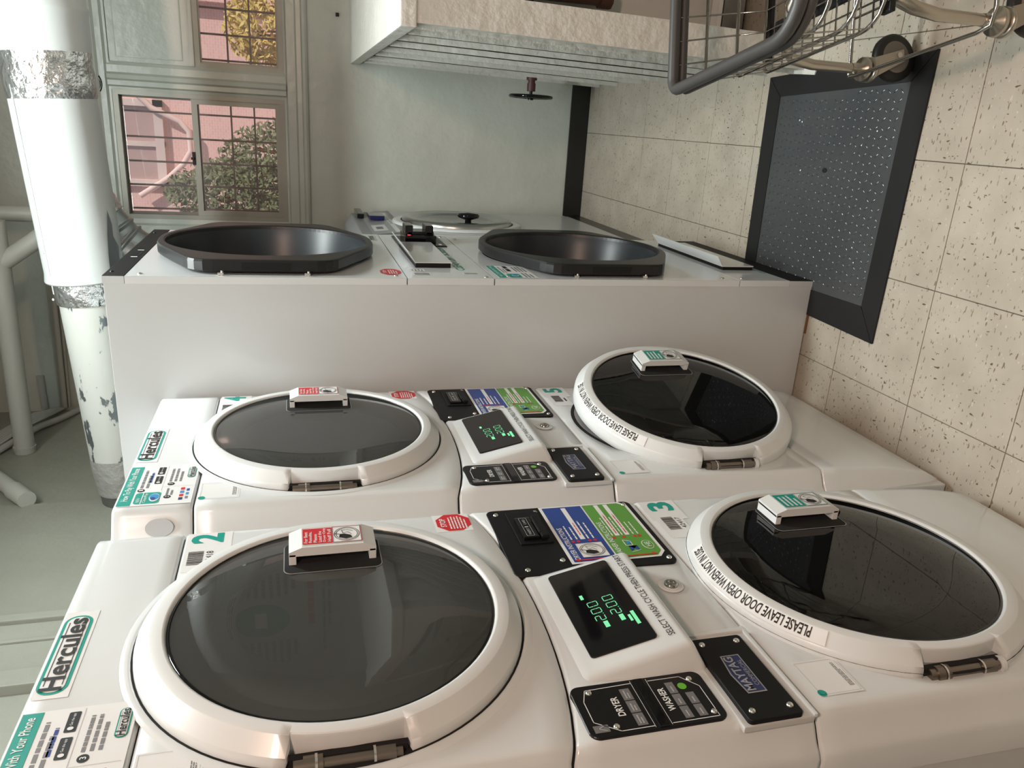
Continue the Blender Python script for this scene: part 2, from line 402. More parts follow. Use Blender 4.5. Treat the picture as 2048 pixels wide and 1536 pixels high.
# left wall door casing
b = B()
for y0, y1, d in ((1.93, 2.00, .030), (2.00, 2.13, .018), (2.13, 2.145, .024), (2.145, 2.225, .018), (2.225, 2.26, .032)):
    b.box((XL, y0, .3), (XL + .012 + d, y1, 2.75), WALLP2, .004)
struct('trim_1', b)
# window casings: mouldings
def moulding(b, a0, a1, prof, horiz, y=YB):
    """prof: list of (offset, depth) across; a0..a1 along"""
    vs = []; n = len(prof)
    for a in (a0, a1):
        for o_, d in prof: vs.append((a, y - d, o_) if horiz else (o_, y - d, a))
    b.add(vs, [(i, i + 1, n + i + 1, n + i) for i in range(n - 1)], TRIMP, False)
    b.add(vs[:n], [tuple(range(n))], TRIMP); b.add(vs[n:], [tuple(range(n))], TRIMP)
b = B()   # casing under both windows
moulding(b, -.69, .80, [(1.452, 0), (1.452, .022), (1.462, .030), (1.474, .030), (1.480, .020), (1.500, .018), (1.508, .026), (1.545, .024), (1.552, .014), (1.56, .012), (1.56, 0)], True)
struct('trim_2', b)
b = B()   # casing above
moulding(b, -.69, .80, [(2.318, 0), (2.318, .014), (2.328, .014), (2.338, .026), (2.362, .024), (2.372, .034), (2.386, .030), (2.420, .012), (2.50, .010), (2.50, 0)], True)
struct('trim_3', b)
b = B()   # mullion between windows
moulding(b, 1.552, 2.33, [(.036, 0), (.036, .012), (.048, .014), (.055, .026), (.075, .024), (.083, .034), (.100, .030), (.110, .018), (.140, .018), (.155, .010), (.155, 0)], False)
struct('trim_4', b)
b = B()   # left of window_1
moulding(b, 1.45, 2.40, [(-.70, 0), (-.70, .020), (-.685, .030), (-.665, .030), (-.655, .016), (-.620, .014), (-.612, .026), (-.575, .024), (-.566, .012), (-.545, .010), (-.545, 0)], False)
struct('trim_5', b)
b = B()   # painted infill panel above window_2
b.box((.155, YB - .006, 1.972), (.80, YB + .01, 2.318), TRIMP, .003)
b.box((.155, YB - .018, 1.955), (.80, YB + .01, 1.975), TRIMP, .004); b.box((.175, YB - .010, 2.005), (.79, YB, 2.29), TRIMP, .006)
struct('trim_6', b)

def window(n, x0, x1, z0, z1, sashes, rail):
    o = B(); y0 = YB - .010; y1 = YB + .055; t = .030
    o.box((x0, y0, z1 - t * .8), (x1, y1, z1), ALU); o.box((x0, y0, z0), (x1, y1, z0 + t * .8), ALU)
    o.box((x0, y0, z0 + t * .8), (x0 + t * .7, y1, z1 - t * .8), ALU); o.box((x1 - t * .7, y0, z0 + t * .8), (x1, y1, z1 - t * .8), ALU)
    o.box((x0 + .018, YB + .03, z0 + .018), (x0 + .026, YB + .05, z1 - .018), ALUD)
    root = o.obj('window_%d' % n, kind='structure')
    for s_, (a, c, dy) in enumerate(sashes):
        q = B(); r = .026 if s_ else .012; ya = YB + dy; yb = ya + .022
        xa, xb = x0 + .018, x1 - .018; mm = ALU
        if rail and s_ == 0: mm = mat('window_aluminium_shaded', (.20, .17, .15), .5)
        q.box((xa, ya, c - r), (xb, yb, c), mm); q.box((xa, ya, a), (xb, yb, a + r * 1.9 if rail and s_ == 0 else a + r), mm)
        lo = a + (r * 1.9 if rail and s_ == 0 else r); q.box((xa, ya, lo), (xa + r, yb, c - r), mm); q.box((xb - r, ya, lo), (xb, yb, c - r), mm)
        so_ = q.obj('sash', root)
        g = B(); g.box((xa + r * .6, ya + .009, a + r * .6), (xb - r * .6, ya + .012, c - r * .6), PANE); g.obj('pane', so_)
        if rail and s_ == 1:
            h = B(); h.box(((xa + xb) / 2 - .03, ya - .006, c - .004), ((xa + xb) / 2 + .03, ya + .003, c + .010), BLACK, .001); h.box(((xa + xb) / 2 - .006, ya - .014, c), ((xa + xb) / 2 + .006, ya, c + .016), BLACK, .001); h.obj('latch', so_)
    return root
window(1, W1[0], W1[1], W1[2], W1[3], [(1.955, 2.300, .026), (1.580, 1.985, -.002)], True)
window(2, W2[0], W2[1], W2[2], W2[3], [(1.580, 1.938, .004)], False)

# ---------------------------------------------------------------- outside
b = B(); b.box((-30, YB + .16, .85), (30, 30, .95), GROUND); struct('ground_outside', b)
bl = thing('building', (0, 9.5, .95), 'pink brick building seen through the windows', 'building')
b = B(); b.box((-9, 0, 0), (9, .4, 9), BRICK); b.obj('wall', bl)
b = B()
for x in (-8, -5.6, -3.1, 1.0, 3.4, 6): b.box((x, -.12, 0), (x + .35, 0, 9), BRICK)
b.obj('pilaster', bl)
for i, (x, z) in enumerate([(-2.2, .75), (-.90, 1.92), (1.35, .9), (-2.2, 3.1), (.4, 3.3), (2.9, 3.1), (4.2, .9)]):
    f = B()
    for a, c in (((x, -.06, z), (x + .9, 0, z + .09)), ((x, -.06, z + .8), (x + .9, 0, z + .88)), ((x, -.06, z), (x + .07, 0, z + .88)), ((x + .83, -.06, z), (x + .9, 0, z + .88)), ((x + .42, -.05, z), (x + .47, 0, z + .88))): f.box(a, c, STONE)
    fo = f.obj('window', bl)
    g = B(); g.box((x + .05, -.02, z + .05), (x + .85, -.005, z + .83), mat('far_window_glass', (.55, .38, .35), .3)); g.obj('pane', fo)
b = B(); b.box((-9, -.25, 0), (9, -.0, .35), STONE); b.obj('plinth', bl)
b = B()   # pale arch over the entrance
b.tube([(.05, -.1, 2.15), (-.08, -.1, 2.02), (-.20, -.1, 1.75), (-.30, -.1, 1.66), (-.50, -.1, 1.65), (-.65, -.1, 1.74), (-.80, -.1, 1.90), (-1.0, -.1, 2.2)], .030, mat('pale_rail', (.86, .66, .60), .8), 8); b.obj('arch', bl)
def bush(name, loc, rx, ry, rz_, n, label, m=LEAF, seed=1, ls=.05):
    rnd = random.Random(seed); q = B()
    for i in range(n):
        a = rnd.uniform(0, 2 * pi); c = rnd.uniform(-.4, 1); rr = rnd.uniform(.45, 1) ** .5; s_ = sqrt(1 - c * c)
        p = Vector((rx * rr * s_ * cos(a), ry * rr * s_ * sin(a), rz_ * (.5 + .5 * c * rr)))
        d = Vector((rnd.uniform(-1, 1), rnd.uniform(-1, 1), rnd.uniform(-.2, 1))).normalized() * ls * rnd.uniform(.6, 1.4); e = d.orthogonal().normalized() * ls * .22
        q.add([p - d * .5, p + e, p + d * .5, p - e], [(0, 1, 2, 3)], m)
    for i in range(7):
        a = i * .9; q.tube([(0, 0, 0), (rx * .3 * cos(a), ry * .3 * sin(a), rz_ * .4), (rx * .6 * cos(a), ry * .6 * sin(a), rz_ * .75)], .008, WOODB, 4)
    q.obj(name, loc=loc, label=label, cat='shrub')
bush('shrub', (-.66, 6.55, .95), .30, .25, 1.55, 2600, 'tall green leafy bush outside the left of the taller window', seed=2, ls=.06)
bush('shrub', (-.40, 5.75, .95), .34, .25, 1.10, 2400, 'lower green bush outside the bottom of the taller window', seed=5)
bush('shrub', (.62, 7.2, .95), .42, .3, 1.10, 2200, 'yellow sunlit foliage behind the shorter window', LEAFY, 9, .07)
def grille(x0, x1, z0, z1, xs, zs, label):
    g = thing('window_grille', ((x0 + x1) / 2, YB + .165, z0), label, 'grille', 'iron grilles outside the windows')
    ox = (x0 + x1) / 2
    for x in xs: q = B(); q.box((x - ox - .0045, -.004, 0), (x - ox + .0045, .004, z1 - z0), GRILLE); q.obj('bar', g)
    for z in zs: q = B(); q.box((x0 - ox, -.008, z - z0 - .004), (x1 - ox, .0, z - z0 + .004), GRILLE); q.obj('rail', g)
grille(-.62, .08, 1.45, 2.45, [-.515, -.40, -.287, -.172, -.055, .05], [1.50, 1.71, 1.82, 2.40], 'iron security grille outside the taller window')
grille(.13, .80, 1.45, 2.05, [.20, .315, .43, .545, .66, .775], [1.50, 1.715, 1.82], 'iron security grille outside the shorter window')

# ================================================================= STACKED WASHER-DRYERS
BW = .660; FN = .038; FF = .633; CY = .324
def plan():   # plan section of the front skin: (local x, local y), near side to far side
    p = [(-.095, .0), (-.052, .001), (-.043, .006), (-.034, .014), (-.014, .025), (-.004, .031), (-.0008, .037), (0, .048)]
    far = [(x, BW - y) for x, y in reversed(p)]
    mid = [(0, .048 + (BW - .096) * i / 14) for i in range(1, 14)]
    return p + mid + far
PLAN = plan()
def xoff(z):
    K = [(0, -.068), (.05, -.040), (.17, -.020), (.36, -.009), (.6, -.003), (.885, .0), (1.0, .004), (1.2, .004), (1.9, .004)]
    for (a, b_), (c, d) in zip(K, K[1:]):
        if z <= c: t = (z - a) / (c - a); return b_ + (d - b_) * t
    return .004
def skin(zb, zt, rows=8, m=WHITE, dent=None):
    """front panel between bottom curve zb(y) and top curve zt(y)"""
    q = B(); e = .0045; vs = []; n = len(PLAN); R_ = []
    for j in range(rows + 1):
        R_.append(j / rows)
    def row(t, dx, dz):
        out_ = []
        for (x, y) in PLAN:
            b0 = zb(y) if callable(zb) else zb; t0 = zt(y) if callable(zt) else zt
            z = b0 + dz[0] + (t0 - dz[1] - b0 - dz[0]) * t
            out_.append((x + xoff(z) + dx, y, z))
        return out_
    rows_ = [row(0, -.03, (0.0, 0)), row(0, -.0035, (0, 0))] + [row(t, 0, (e, e)) for t in R_] + [row(1, -.0035, (0, 0)), row(1, -.03, (0, 0))]
    for r in rows_: vs += r
    fs = [(i * n + k_, i * n + k_ + 1, (i + 1) * n + k_ + 1, (i + 1) * n + k_) for i in range(len(rows_) - 1) for k_ in range(n - 1)]
    q.add(vs, fs, m, True)
    return q
def screw(b, x, y, z, r=.0052, m=SCREW):
    b.lathe([(r, 0), (r * .95, .0015), (r * .6, .003), (0, .0035)], (x, y, z), (1, 0, 0), m, 10)
def ring_door(parent, cz, lx, r_g, ang, washer, name, hl):
    """round door hinged on the near side; local origin at the hinge"""
    yh = CY - r_g - .036
    d = bpy.data.objects.new(name, None); COL.objects.link(d); d.parent = parent
    d.location = (lx - .034, yh, cz); d.rotation_euler = (0, 0, -radians(ang))
    cy = CY - yh; c = (0, cy, 0); r = r_g
    # ring body with hinge notch towards -y
    q = B(); ns = 96; notch = radians(15.5); ax = Vector((1, 0, 0))
    prof = [(r - .010, .018), (r - .003, .030), (r - .001, .0355), (r + .001, .037), (r + .0025, .0373), (r + .0178, .0366), (r + .0186, .0362), (r + .0194, .0354), (r + .0362, .0180), (r + .0378, .0155), (r + .0388, .012), (r + .0398, .000), (r + .0392, -.016), (r + .032, -.020)]
    profn = [(r - .010, .018), (r - .003, .030), (r - .001, .0355), (r + .001, .037), (r + .0025, .0373), (r + .0150, .0368), (r + .0162, .0364), (r + .0172, .0354), (r + .0176, .033), (r + .0178, .025), (r + .018, .015), (r + .018, .005), (r + .0178, -.008), (r + .016, -.020)]
    vs = []; K = len(prof)
    A = []
    for i in range(ns): A.append((2 * pi * i / ns, None))
    A = [(a, abs((a - pi + pi) % (2 * pi) - pi) < notch) for a, _ in A]
    A += [(pi - notch, True), (pi - notch - .0015, False), (pi + notch, True), (pi + notch + .0015, False)]
    A.sort()
    for a, inn in A:
        for rr, h in (profn if inn else prof): vs.append((h, cy + rr * cos(a), rr * sin(a)))
    assert len(prof) == K
    for lo_, hi_ in ((0, 4), (4, 7), (7, 8), (8, K - 1)):
        kk = hi_ - lo_ + 1; sub = [vs[i * K + k_] for i in range(len(A)) for k_ in range(lo_, hi_ + 1)]; fs = []
        for i in range(len(A)):
            j = (i + 1) % len(A)
            for k_ in range(kk - 1): fs.append((i * kk + k_, j * kk + k_, j * kk + k_ + 1, i * kk + k_ + 1))
        q.add(sub, fs, RINGW, True)
    q.box((-.0195, cy - r - .036, -.067), (-.010, cy - r - .012, .067), DARK)
    q.box((-.0195, cy - r - .026, -.068), (.014, cy - r - .0172, .068), DARK)
    q.lathe([(r + .033, -.0195), (r * .86, -.0195)], c, (1, 0, 0), RINGW, 64)
    # tag on ring for washers
    ro = q.obj('ring', d)
    if washer:
        def wp(a, b_, l):
            # a: angle along arc (0 = text start), b_: 0..1 across the bevel
            th = a; rr = (r + .0196) + b_ * .0166; h = .0352 - b_ * .0172 + .0009 + l
            return Vector((h, cy + rr * cos(th), rr * sin(th)))
        f = Flat(warp=wp, step=.0005); a0, a1 = radians(136), radians(72)
        N = 30
        for i in range(N):
            u0, u1 = a0 + (a1 - a0) * i / N, a0 + (a1 - a0) * (i + 1) / N
            f.poly([(u0, .02), (u1, .02), (u1, .98), (u0, .98)], STKW, 1)
        f.text('PLEASE LEAVE DOOR OPEN WHEN NOT IN USE', a0 - .085, .10, a1 + .035, .82, BLK, 2, bold=.018)
        f.obj('notice_strip', d, label='white curved notice strip with black capitals')
    # glass
    q = B(); q.lathe([(0, .0335), (r * .6, .0335), (r - .006, .0325), (r - .001, .030)], c, (1, 0, 0), GLASS_W if washer else GLASS_D, 72)
    q.obj('glass', d)
    q = B(); q.lathe([(r - .001, .031), (r - .0045, .0338), (r - .006, .0335)], c, (1, 0, 0), BLACKG, 72)
    q.obj('glass_rim', d)
    # inner bowl
    if washer:
        q = B(); q.lathe([(r * .98, .018), (r * .80, .010), (r * .72, -.02), (r * .62, -.085), (r * .45, -.115), (0, -.125)], c, (1, 0, 0), mat('washer_bowl', (.05, .052, .052), .12, coat=.5), 56)
    else:
        q = B(); q.lathe([(r * .99, .016), (r * .80, .013), (r * .76, -.012)], c, (1, 0, 0), STEEL, 56); q.lathe([(r * .76, -.012), (0, -.012)], c, (1, 0, 0), DRUM, 56)
    q.obj('inner_bowl', d)
    # grip pocket and handle
    gy0, gy1 = cy + .108, cy + .188; hz = .076
    f = Flat(o=(.0342, 0, 0))
    f.rrect(gy0 - .012, -hz, gy1 - .004 - (0 if washer else 0), hz, .012, mat('pocket_edge', (.30, .30, .29), .3), 0)
    f.rrect(gy0 - .0105, -hz + .0015, gy1 - .004, hz - .0015, .011, DARK, 1)
    f.obj('grip_pocket', d)
    q = B(); xa, xb = .053, .064; ya, yb = cy + .121, cy + .183; zz = .0675
    # faceted bar
    def bar(sec):   # sec list of (z, xtop) along z
        pass
    q.add([(xb, ya, -zz + .020), (xb, ya, zz - .020), (xb, yb, zz - .020), (xb, yb, -zz + .020),
           (xb - .008, ya, -zz), (xb - .008, ya, zz), (xb - .008, yb, zz), (xb - .008, yb, -zz),
           (xa - .004, ya, -zz), (xa - .004, ya, zz), (xa - .004, yb, zz), (xa - .004, yb, -zz)],
          [(0, 1, 2, 3), (1, 5, 6, 2), (0, 3, 7, 4), (0, 4, 5, 1), (3, 2, 6, 7), (4, 8, 9, 5), (7, 6, 10, 11), (5, 9, 10, 6), (4, 7, 11, 8), (8, 11, 10, 9)], RINGW)
    for s_ in (-1, 1):
        z0_, z1_ = s_ * zz, s_ * (zz - .011)
        q.box((.030, ya, min(z0_, z1_)), (xa, yb, max(z0_, z1_)), RINGW, .001)
    ho = q.obj('handle', d)
    f = Flat(o=(xb + .0004, 0, 0), sd=(0, 1, 0), td=(0, 0, 1))
    cA = TEAL if washer else RED; la, lb = ya + .006, yb - .005; 
    f.rect(la, -.047, lb, .047, STKW, 0); f.rect(la + .0015, .0, lb - .0015, .0455, cA, 1)
    if washer:
        f.text('RESULTS: ADD DETERGENT', la + .004, .036, lb - .004, .046, STKW, 2, .01) if False else f.micro(la + .005, .004, lb - .005, .042, 4, STKW, 2, 4)
    else:
        for i, t_ in enumerate(('For Best', 'Results,', 'Please', 'Load the', 'Dryer Only', 'Half Full')):
            f.text(t_, la + .005, .0385 - i * .0073, la + .005 + .0043 * len(t_), .0440 - i * .0073, STKW, 2, .01)
    drum_drawing(f, la + .001, -.045, lb - .001, -.001, 1)
    f.line([(la + .0012, -.0462), (lb - .0012, -.0462), (lb - .0012, .0462), (la + .0012, .0462)], .0008, cA, 3, True)
    f.obj('handle_label', d, label='green and white instruction label' if washer else 'red and white instruction label')
    # hinge
    q = B(); hx, hy = .004, cy - r - .027
    for z0_, z1_, rr in ((-.061, -.052, .008), (-.053, -.028, .0105), (-.028, .030, .0085), (.030, .052, .0115), (.052, .063, .0095)):
        q.cyl((hx, hy, z0_), (hx, hy, z1_), rr, HINGE, 20)
    q.lathe([(.0118, .0), (.0118, .003)], (hx, hy, -.030), (0, 0, 1), SCREW, 20); q.lathe([(.0125, .0), (.0125, .003)], (hx, hy, .036), (0, 0, 1), SCREW, 20)
    q.box((hx - .012, hy - .004, -.026), (hx - .004, hy + .014, .028), BLACKM)
    if washer: q.cyl((hx, hy, -.068), (hx, hy, -.061), .0125, RINGW, 20)
    q.obj('hinge', d)
    return d
def stack(y0, nd, nw, barc, label, washer_angle, group, zw, rw):
    r = thing('stacked_washer_dryer', (-.711, y0, 0), label, 'washer dryer', group)
    q = B(); q.box((-.76, .004, .02), (-.06, BW - .004, 1.845), WHITE2, .004); q.box((-.70, .03, 0), (-.12, BW - .03, .02), BLACKM); q.obj('cabinet', r)
    top = lambda y: 1.864
    zb_t = lambda y: 1.7295
    q = skin(zb_t, lambda y: 1.866, 6)
    # top cap back to the cabinet
    pl = [(x + .004 - .0035, y) for x, y in PLAN]
    q.add([(x, y, 1.866) for x, y in pl] + [(-.5, 0, 1.866), (-.5, BW, 1.866)], [tuple(list(range(len(pl))) + [len(pl) + 1, len(pl)])], WHITE)
    # finger scoop at the near edge
    tp = q.obj('top_panel', r)
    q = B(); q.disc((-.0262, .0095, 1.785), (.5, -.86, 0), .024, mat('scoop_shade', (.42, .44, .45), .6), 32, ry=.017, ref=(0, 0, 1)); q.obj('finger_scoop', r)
    dip = lambda y: 1.2275 - .043 * max(0, 1 - ((y - CY) / .30) ** 2) ** .8
    skin(lambda y: dip(y) + .002, lambda y: 1.7265, 14).obj('dryer_panel', r)
    skin(lambda y: .888 + .0, lambda y: dip(y) - .002, 10).obj('control_panel', r)
    skin(lambda y: .3655, lambda y: .8845, 14).obj('washer_panel', r)
    skin(lambda y: .012, lambda y: .3625, 8).obj('kick_panel', r)
    # dark seams behind the gaps
    for z0_, z1_ in ((1.71, 1.75), (1.16, 1.25), (.87, .90), (.35, .38)):
        q = B(); pl2 = [(x - .009, min(max(y, .010), BW - .010)) for x, y in PLAN]; n2 = len(pl2)
        q.add([(x + xoff(z), y, z) for z in (z0_, z1_) for x, y in pl2], [(i, i + 1, n2 + i + 1, n2 + i) for i in range(n2 - 1)], DARK); q.obj('seam', r)
    # raised surround and gap around the doors
    for cz, rg in ((1.487, .230), (zw, rw)):
        q = B(); R0 = rg + .0425
        if cz > 1:
            q.lathe([(R0 + .013, .0040), (R0 + .009, .0055), (R0 + .004, .0068), (R0 + .001, .0062), (R0 - .0005, .0045)], (0, CY, cz), (1, 0, 0), WHITE, 96)
            q.obj('door_surround', r)
        q = B(); q.lathe([(R0 + .0005 if cz > 1 else rg + .040, .0050), (rg - .01, .0050)], (0, CY, cz), (1, 0, 0), DARK, 72)
        q.obj('door_gap', r)
    # washer mouth seen behind the ajar door
    q = B(); q.lathe([(.268, .0058), (.262, .0085), (.225, .009), (.205, .0062)], (0, CY, zw), (1, 0, 0), mat('mouth_steel', (.30, .30, .30), .25, metal=.6), 72)
    q.lathe([(.205, .0060), (.185, .0095), (.160, .0070)], (0, CY, zw), (1, 0, 0), GASK, 56); q.obj('door_gasket', r)
    q = B(); q.disc((.0068, CY, zw), (1, 0, 0), .165, DARK); q.obj('drum_mouth', r)
    ring_door(r, 1.487, .034, .230, 0, False, 'dryer_door', None)
    ring_door(r, zw, .030, rw, washer_angle, True, 'washer_door', None)
    # ---- stickers on the top panel
    X0 = .0046
    f = Flat(o=(X0, 0, 0)); f.rect(.236, 1.819, .418, 1.8615, STKW, 0); logo(f, .243, 1.8235, .408, 1.8600, 1); f.obj('logo_sticker', r)
    f = Flat(o=(X0, 0, 0)); a0, a1 = .042, .214
    f.rect(a0, 1.733, a1, 1.862, STKW, 0); f.rect(a0 + .002, 1.838, a1 - .002, 1.861, TEAL, 1)
    f.text('How To Pay With Your Phone', a0 + .020, 1.8415, a1 - .010, 1.8565, STKW, 2, .012)
    f.rrect(a0 + .006, 1.790, a0 + .052, 1.834, .007, TEAL, 1); f.line([(a0 + .006, 1.821), (a0 + .052, 1.821)], .0015, STKW, 2)
    f.text('CleanPay', a0 + .010, 1.8115, a0 + .048, 1.819, STKW, 2); f.text('NEW', a0 + .012, 1.824, a0 + .030, 1.830, STKW, 2)
    f.ell(a0 + .029, 1.800, .016, .009, STKW, 2); f.ell(a0 + .031, 1.800, .012, .008, SKYB, 3); f.ell(a0 + .024, 1.802, .006, .004, BLUE, 4)
    for n_, x_, z_ in (('1', a0 + .062, 1.828), ('2', a0 + .030, 1.778), ('3', a0 + .085, 1.778)):
        f.ell(x_, z_, .0065, .0065, BLK, 1, 18); f.text(n_, x_ - .002, z_ - .0035, x_ + .002, z_ + .0035, STKW, 2, .01)
    f.micro(a0 + .072, 1.814, a1 - .008, 1.834, 2, GREY, 1, 1); f.micro(a0 + .095, 1.812, a1 - .012, 1.821, 1, BLUE, 1, 2)
    for k_, xx in enumerate((a0 + .088, a0 + .130)):
        f.rrect(xx, 1.796, xx + .034, 1.809, .002, BLK, 1); f.text('Get the app', xx + .011, 1.8005, xx + .031, 1.8045, STKW, 2); f.ell(xx + .006, 1.8025, .003, .0035, STKW, 2, 12)
    f.line([(a0 + .058, 1.792), (a1 - .004, 1.792)], .0006, GREYL, 1); f.line([(a0 + .074, 1.790), (a0 + .074, 1.737)], .0006, GREYL, 1)
    f.micro(a0 + .095, 1.758, a1 - .010, 1.785, 3, GREY, 1, 3); f.micro(a0 + .037, 1.768, a0 + .068, 1.784, 2, GREY, 1, 5)
    for k_, c_ in enumerate((NAVY, RED, SKYB, RED)): f.rect(a0 + .014 + k_ * .014, 1.750, a0 + .024 + k_ * .014, 1.757, c_, 1)
    for k_, c_ in enumerate((GREY, SKYB, BLUE)): f.rect(a0 + .018 + k_ * .016, 1.741, a0 + .028 + k_ * .016, 1.746, c_, 1)
    logo(f, a0 + .110, 1.737, a0 + .160, 1.752, 1)
    f.obj('payment_sticker', r)
    # ---- machine number cards
    f = Flat(o=(X0 - .0003, 0, 0)); f.rect(.545, 1.650, .622, 1.7225, STKW, 0); f.text(nd, .587, 1.664, .619, 1.716, TEAL, 1, .035)
    f.rect(.500, 1.672, .5449, 1.7225, STKW, 0); f.barcode(.520, 1.692, .562, 1.716, BLK, 1)
    (f.text(barc[0], .522, 1.677, .560, 1.688, BLK, 1) if barc[0] else f.micro(.522, 1.677, .560, 1.688, 1, BLK, 1, 3))
    f.obj('number_card', r, label='white card with teal number %s' % nd)
    f = Flat(o=(.0, 0, 0)); f.rect(.545, .805, .622, .8800, STKW, 0); f.text(nw, .580, .816, .617, .868, TEAL, 1, .035); f.rect(.478, .818, .5449, .874, STKW, 0)
    f.barcode(.508, .838, .556, .862, BLK, 1)
    (f.text(barc[1], .512, .824, .552, .834, BLK, 1) if barc[1] else f.micro(.512, .824, .552, .834, 1, BLK, 1, 3))
    for p in f.v: pass
    f.obj('number_card', r, label='white card with teal number %s' % nw)
    # ---- stop octagon
    f = Flat(o=(X0 - .0003, 0, 0)); c0, c1 = .592, 1.264; f.rect(.560, 1.222 + .010, .622, 1.300, STKW, 0)
    f.poly([(c0 + .0325 * cos(pi / 8 + i * pi / 4), c1 + .034 * sin(pi / 8 + i * pi / 4)) for i in range(8)], RED, 1)
    f.text('STOP', c0 - .015, c1 + .014, c0 + .015, c1 + .025, STKW, 2, .02); f.micro(c0 - .024, c1 - .024, c0 + .024, c1 + .010, 6, STKW, 2, 8); f.obj('stop_sticker', r)
    # ---- service labels (code itself left blank)
    for (a, b_, z0_, z1_, nm) in ((.052, .122, 1.648, 1.722, 1), (.052, .122, .792, .862, 2)):
        f = Flat(o=(X0 - .0003 if z0_ > 1 else .0002, 0, 0)); f.rect(a, z0_, b_, z1_, STKW, 0); f.line([(a + .003, z0_ + .003), (b_ - .003, z0_ + .003), (b_ - .003, z1_ - .003), (a + .003, z1_ - .003)], .0005, GREYL, 1, True)
        f.ell(a + .006, z1_ - .006, .0065, .0065, TEAL, 1, 18); f.micro(a + .012, z0_ + .006, b_ - .008, z0_ + .014, 3, GREY, 1, 6); f.obj('service_label', r)
    # ---- instruction plate (black) at the far side of the console
    XC = .0048
    def plate_poly(a0, a1, z0_, z1_, rad): return a0, z0_, a1, z1_, rad
    f = Flat(o=(XC, 0, 0), step=.0005)
    q = B(); plate(q, XC - .006, XC + .0006, .394, .902, .622, 1.197, .014, BLACKM); ip = q.obj('instruction_plate', r)
    f = Flat(o=(XC + .0006, 0, 0), step=.0004); X1 = XC + .0006
    f.line([(.404, 1.189), (.620, 1.189)], .0001, BLACKM, 1)
    # white framed poster: dryer blue above, washer green below
    P0, P1 = .416, .620
    f.poly([(P0, 1.092), (P1, 1.092), (P1, .926), (P1 - .014, .912), (P0 + .016, .912), (P0, .926)], STKW, 1)
    f.rect(P0 + .005, 1.007, P1 - .005, 1.086, BLUE, 2)
    f.poly([(P0 + .005, 1.004), (P1 - .005, 1.004), (P1 - .005, .930), (P1 - .017, .918), (P0 + .019, .918), (P0 + .005, .930)], GREEN, 2)
    f.text('DRYER INSTRUCTIONS', P0 + .012, 1.072, P0 + .120, 1.082, STKW, 3, .01)
    f.text('WASHER INSTRUCTIONS', P0 + .012, .990, P0 + .130, 1.000, STKW, 3, .01)
    drum_drawing(f, P0 + .016, 1.016, P0 + .062, 1.066, 3)
    f.line([(P0 + .009, 1.078), (P0 + .009, .935)], .003, RED, 4); f.poly([(P0 + .004, 1.076), (P0 + .014, 1.076), (P0 + .009, 1.084)], RED, 5); f.poly([(P0 + .004, .938), (P0 + .014, .938), (P0 + .009, .930)], RED, 5)
    for i, z_ in enumerate((1.066, 1.056, 1.034, 1.024)):
        f.ell(P0 + .070, z_, .0035, .0035, RED, 3, 12); f.micro(P0 + .077, z_ - .003, P0 + (.15 if i < 2 else .17), z_ + .003, 1, STKW, 3, i)
    f.rect(P0 + .076, 1.040, P1 - .010, 1.0495, STKW, 3); f.micro(P0 + .09, 1.043, P1 - .04, 1.0465, 1, RED, 4, 3)
    for i, z_ in enumerate((.986, .967, .945, .936)):
        f.ell(P0 + .072, z_, .0035, .0035, RED, 3, 12); f.micro(P0 + .079, z_ - .0025, P0 + (.185 if i < 2 else .15), z_ + .0025, 1, STKW, 3, i + 9)
    for z_ in (.9765, .9570): f.rect(P0 + .078, z_ - .0045, P1 - .008, z_ + .0045, STKW, 3); f.micro(P0 + .085, z_ - .002, P1 - .016, z_ + .002, 1, RED, 4, 2)
    f.ell(P0 + .040, .934, .015, .011, STKW, 3); f.ell(P0 + .040, .934, .0135, .0095, GREEN, 4); f.text('HE', P0 + .032, .929, P0 + .048, .939, STKW, 5, .01)
    f.line([(P0 + .062, .975), (P0 + .042, .975), (P0 + .042, .962), (P0 + .056, .962), (P0 + .062, .975)], .0015, STKW, 3); f.rect(P0 + .046, .964, P0 + .056, .971, SKYB, 4)
    f.poly([(P0 + .022, .972), (P0 + .040, .955), (P0 + .022, .955), (P0 + .040, .972)], BLUE, 3); f.line([(P0 + .020, .972), (P0 + .024, .955)], .0012, STKW, 4)
    # card slot
    f.obj('instruction_poster', r)
    q = B(); q.box((X1, .490, 1.100), (X1 + .003, .606, 1.162), BLACKM, .0015); q.box((X1 + .002, .500, 1.124), (X1 + .010, .572, 1.154), BLACKG, .003); q.box((X1 + .004, .498, 1.107), (X1 + .0125, .574, 1.121), BLACKM, .003)
    q.box((X1 + .009, .512, 1.120), (X1 + .0130, .560, 1.1225), DARK); q.obj('card_reader', r)
    f = Flat(o=(X1 + .0103, 0, 0)); f.text('INSERT', .508, 1.137, .530, 1.142, GREYL, 1); f.text('CARD', .544, 1.137, .562, 1.142, GREYL, 1); f.line([(.535, 1.1375), (.535, 1.1425)], .002, STKW, 1)
    f.line([(.504, 1.133), (.567, 1.133), (.567, 1.147), (.504, 1.147)], .0007, GREYL, 1, True); f.obj('reader_lettering', r)
    for y_, z_ in ((.412, 1.172), (.604, 1.180), (.604, 1.103), (.432, 1.104), (.608, .917), (.410, .914)): q = B(); screw(q, X1, y_, z_); q.obj('screw', r)
    # ---- display pod, tilted up
    za, zb2 = 1.168, 1.013; ya, yb = .138, .391; xo = .044
    q = B(); sl = (xo - .006) / (za - zb2)
    bmq = bmesh.new()
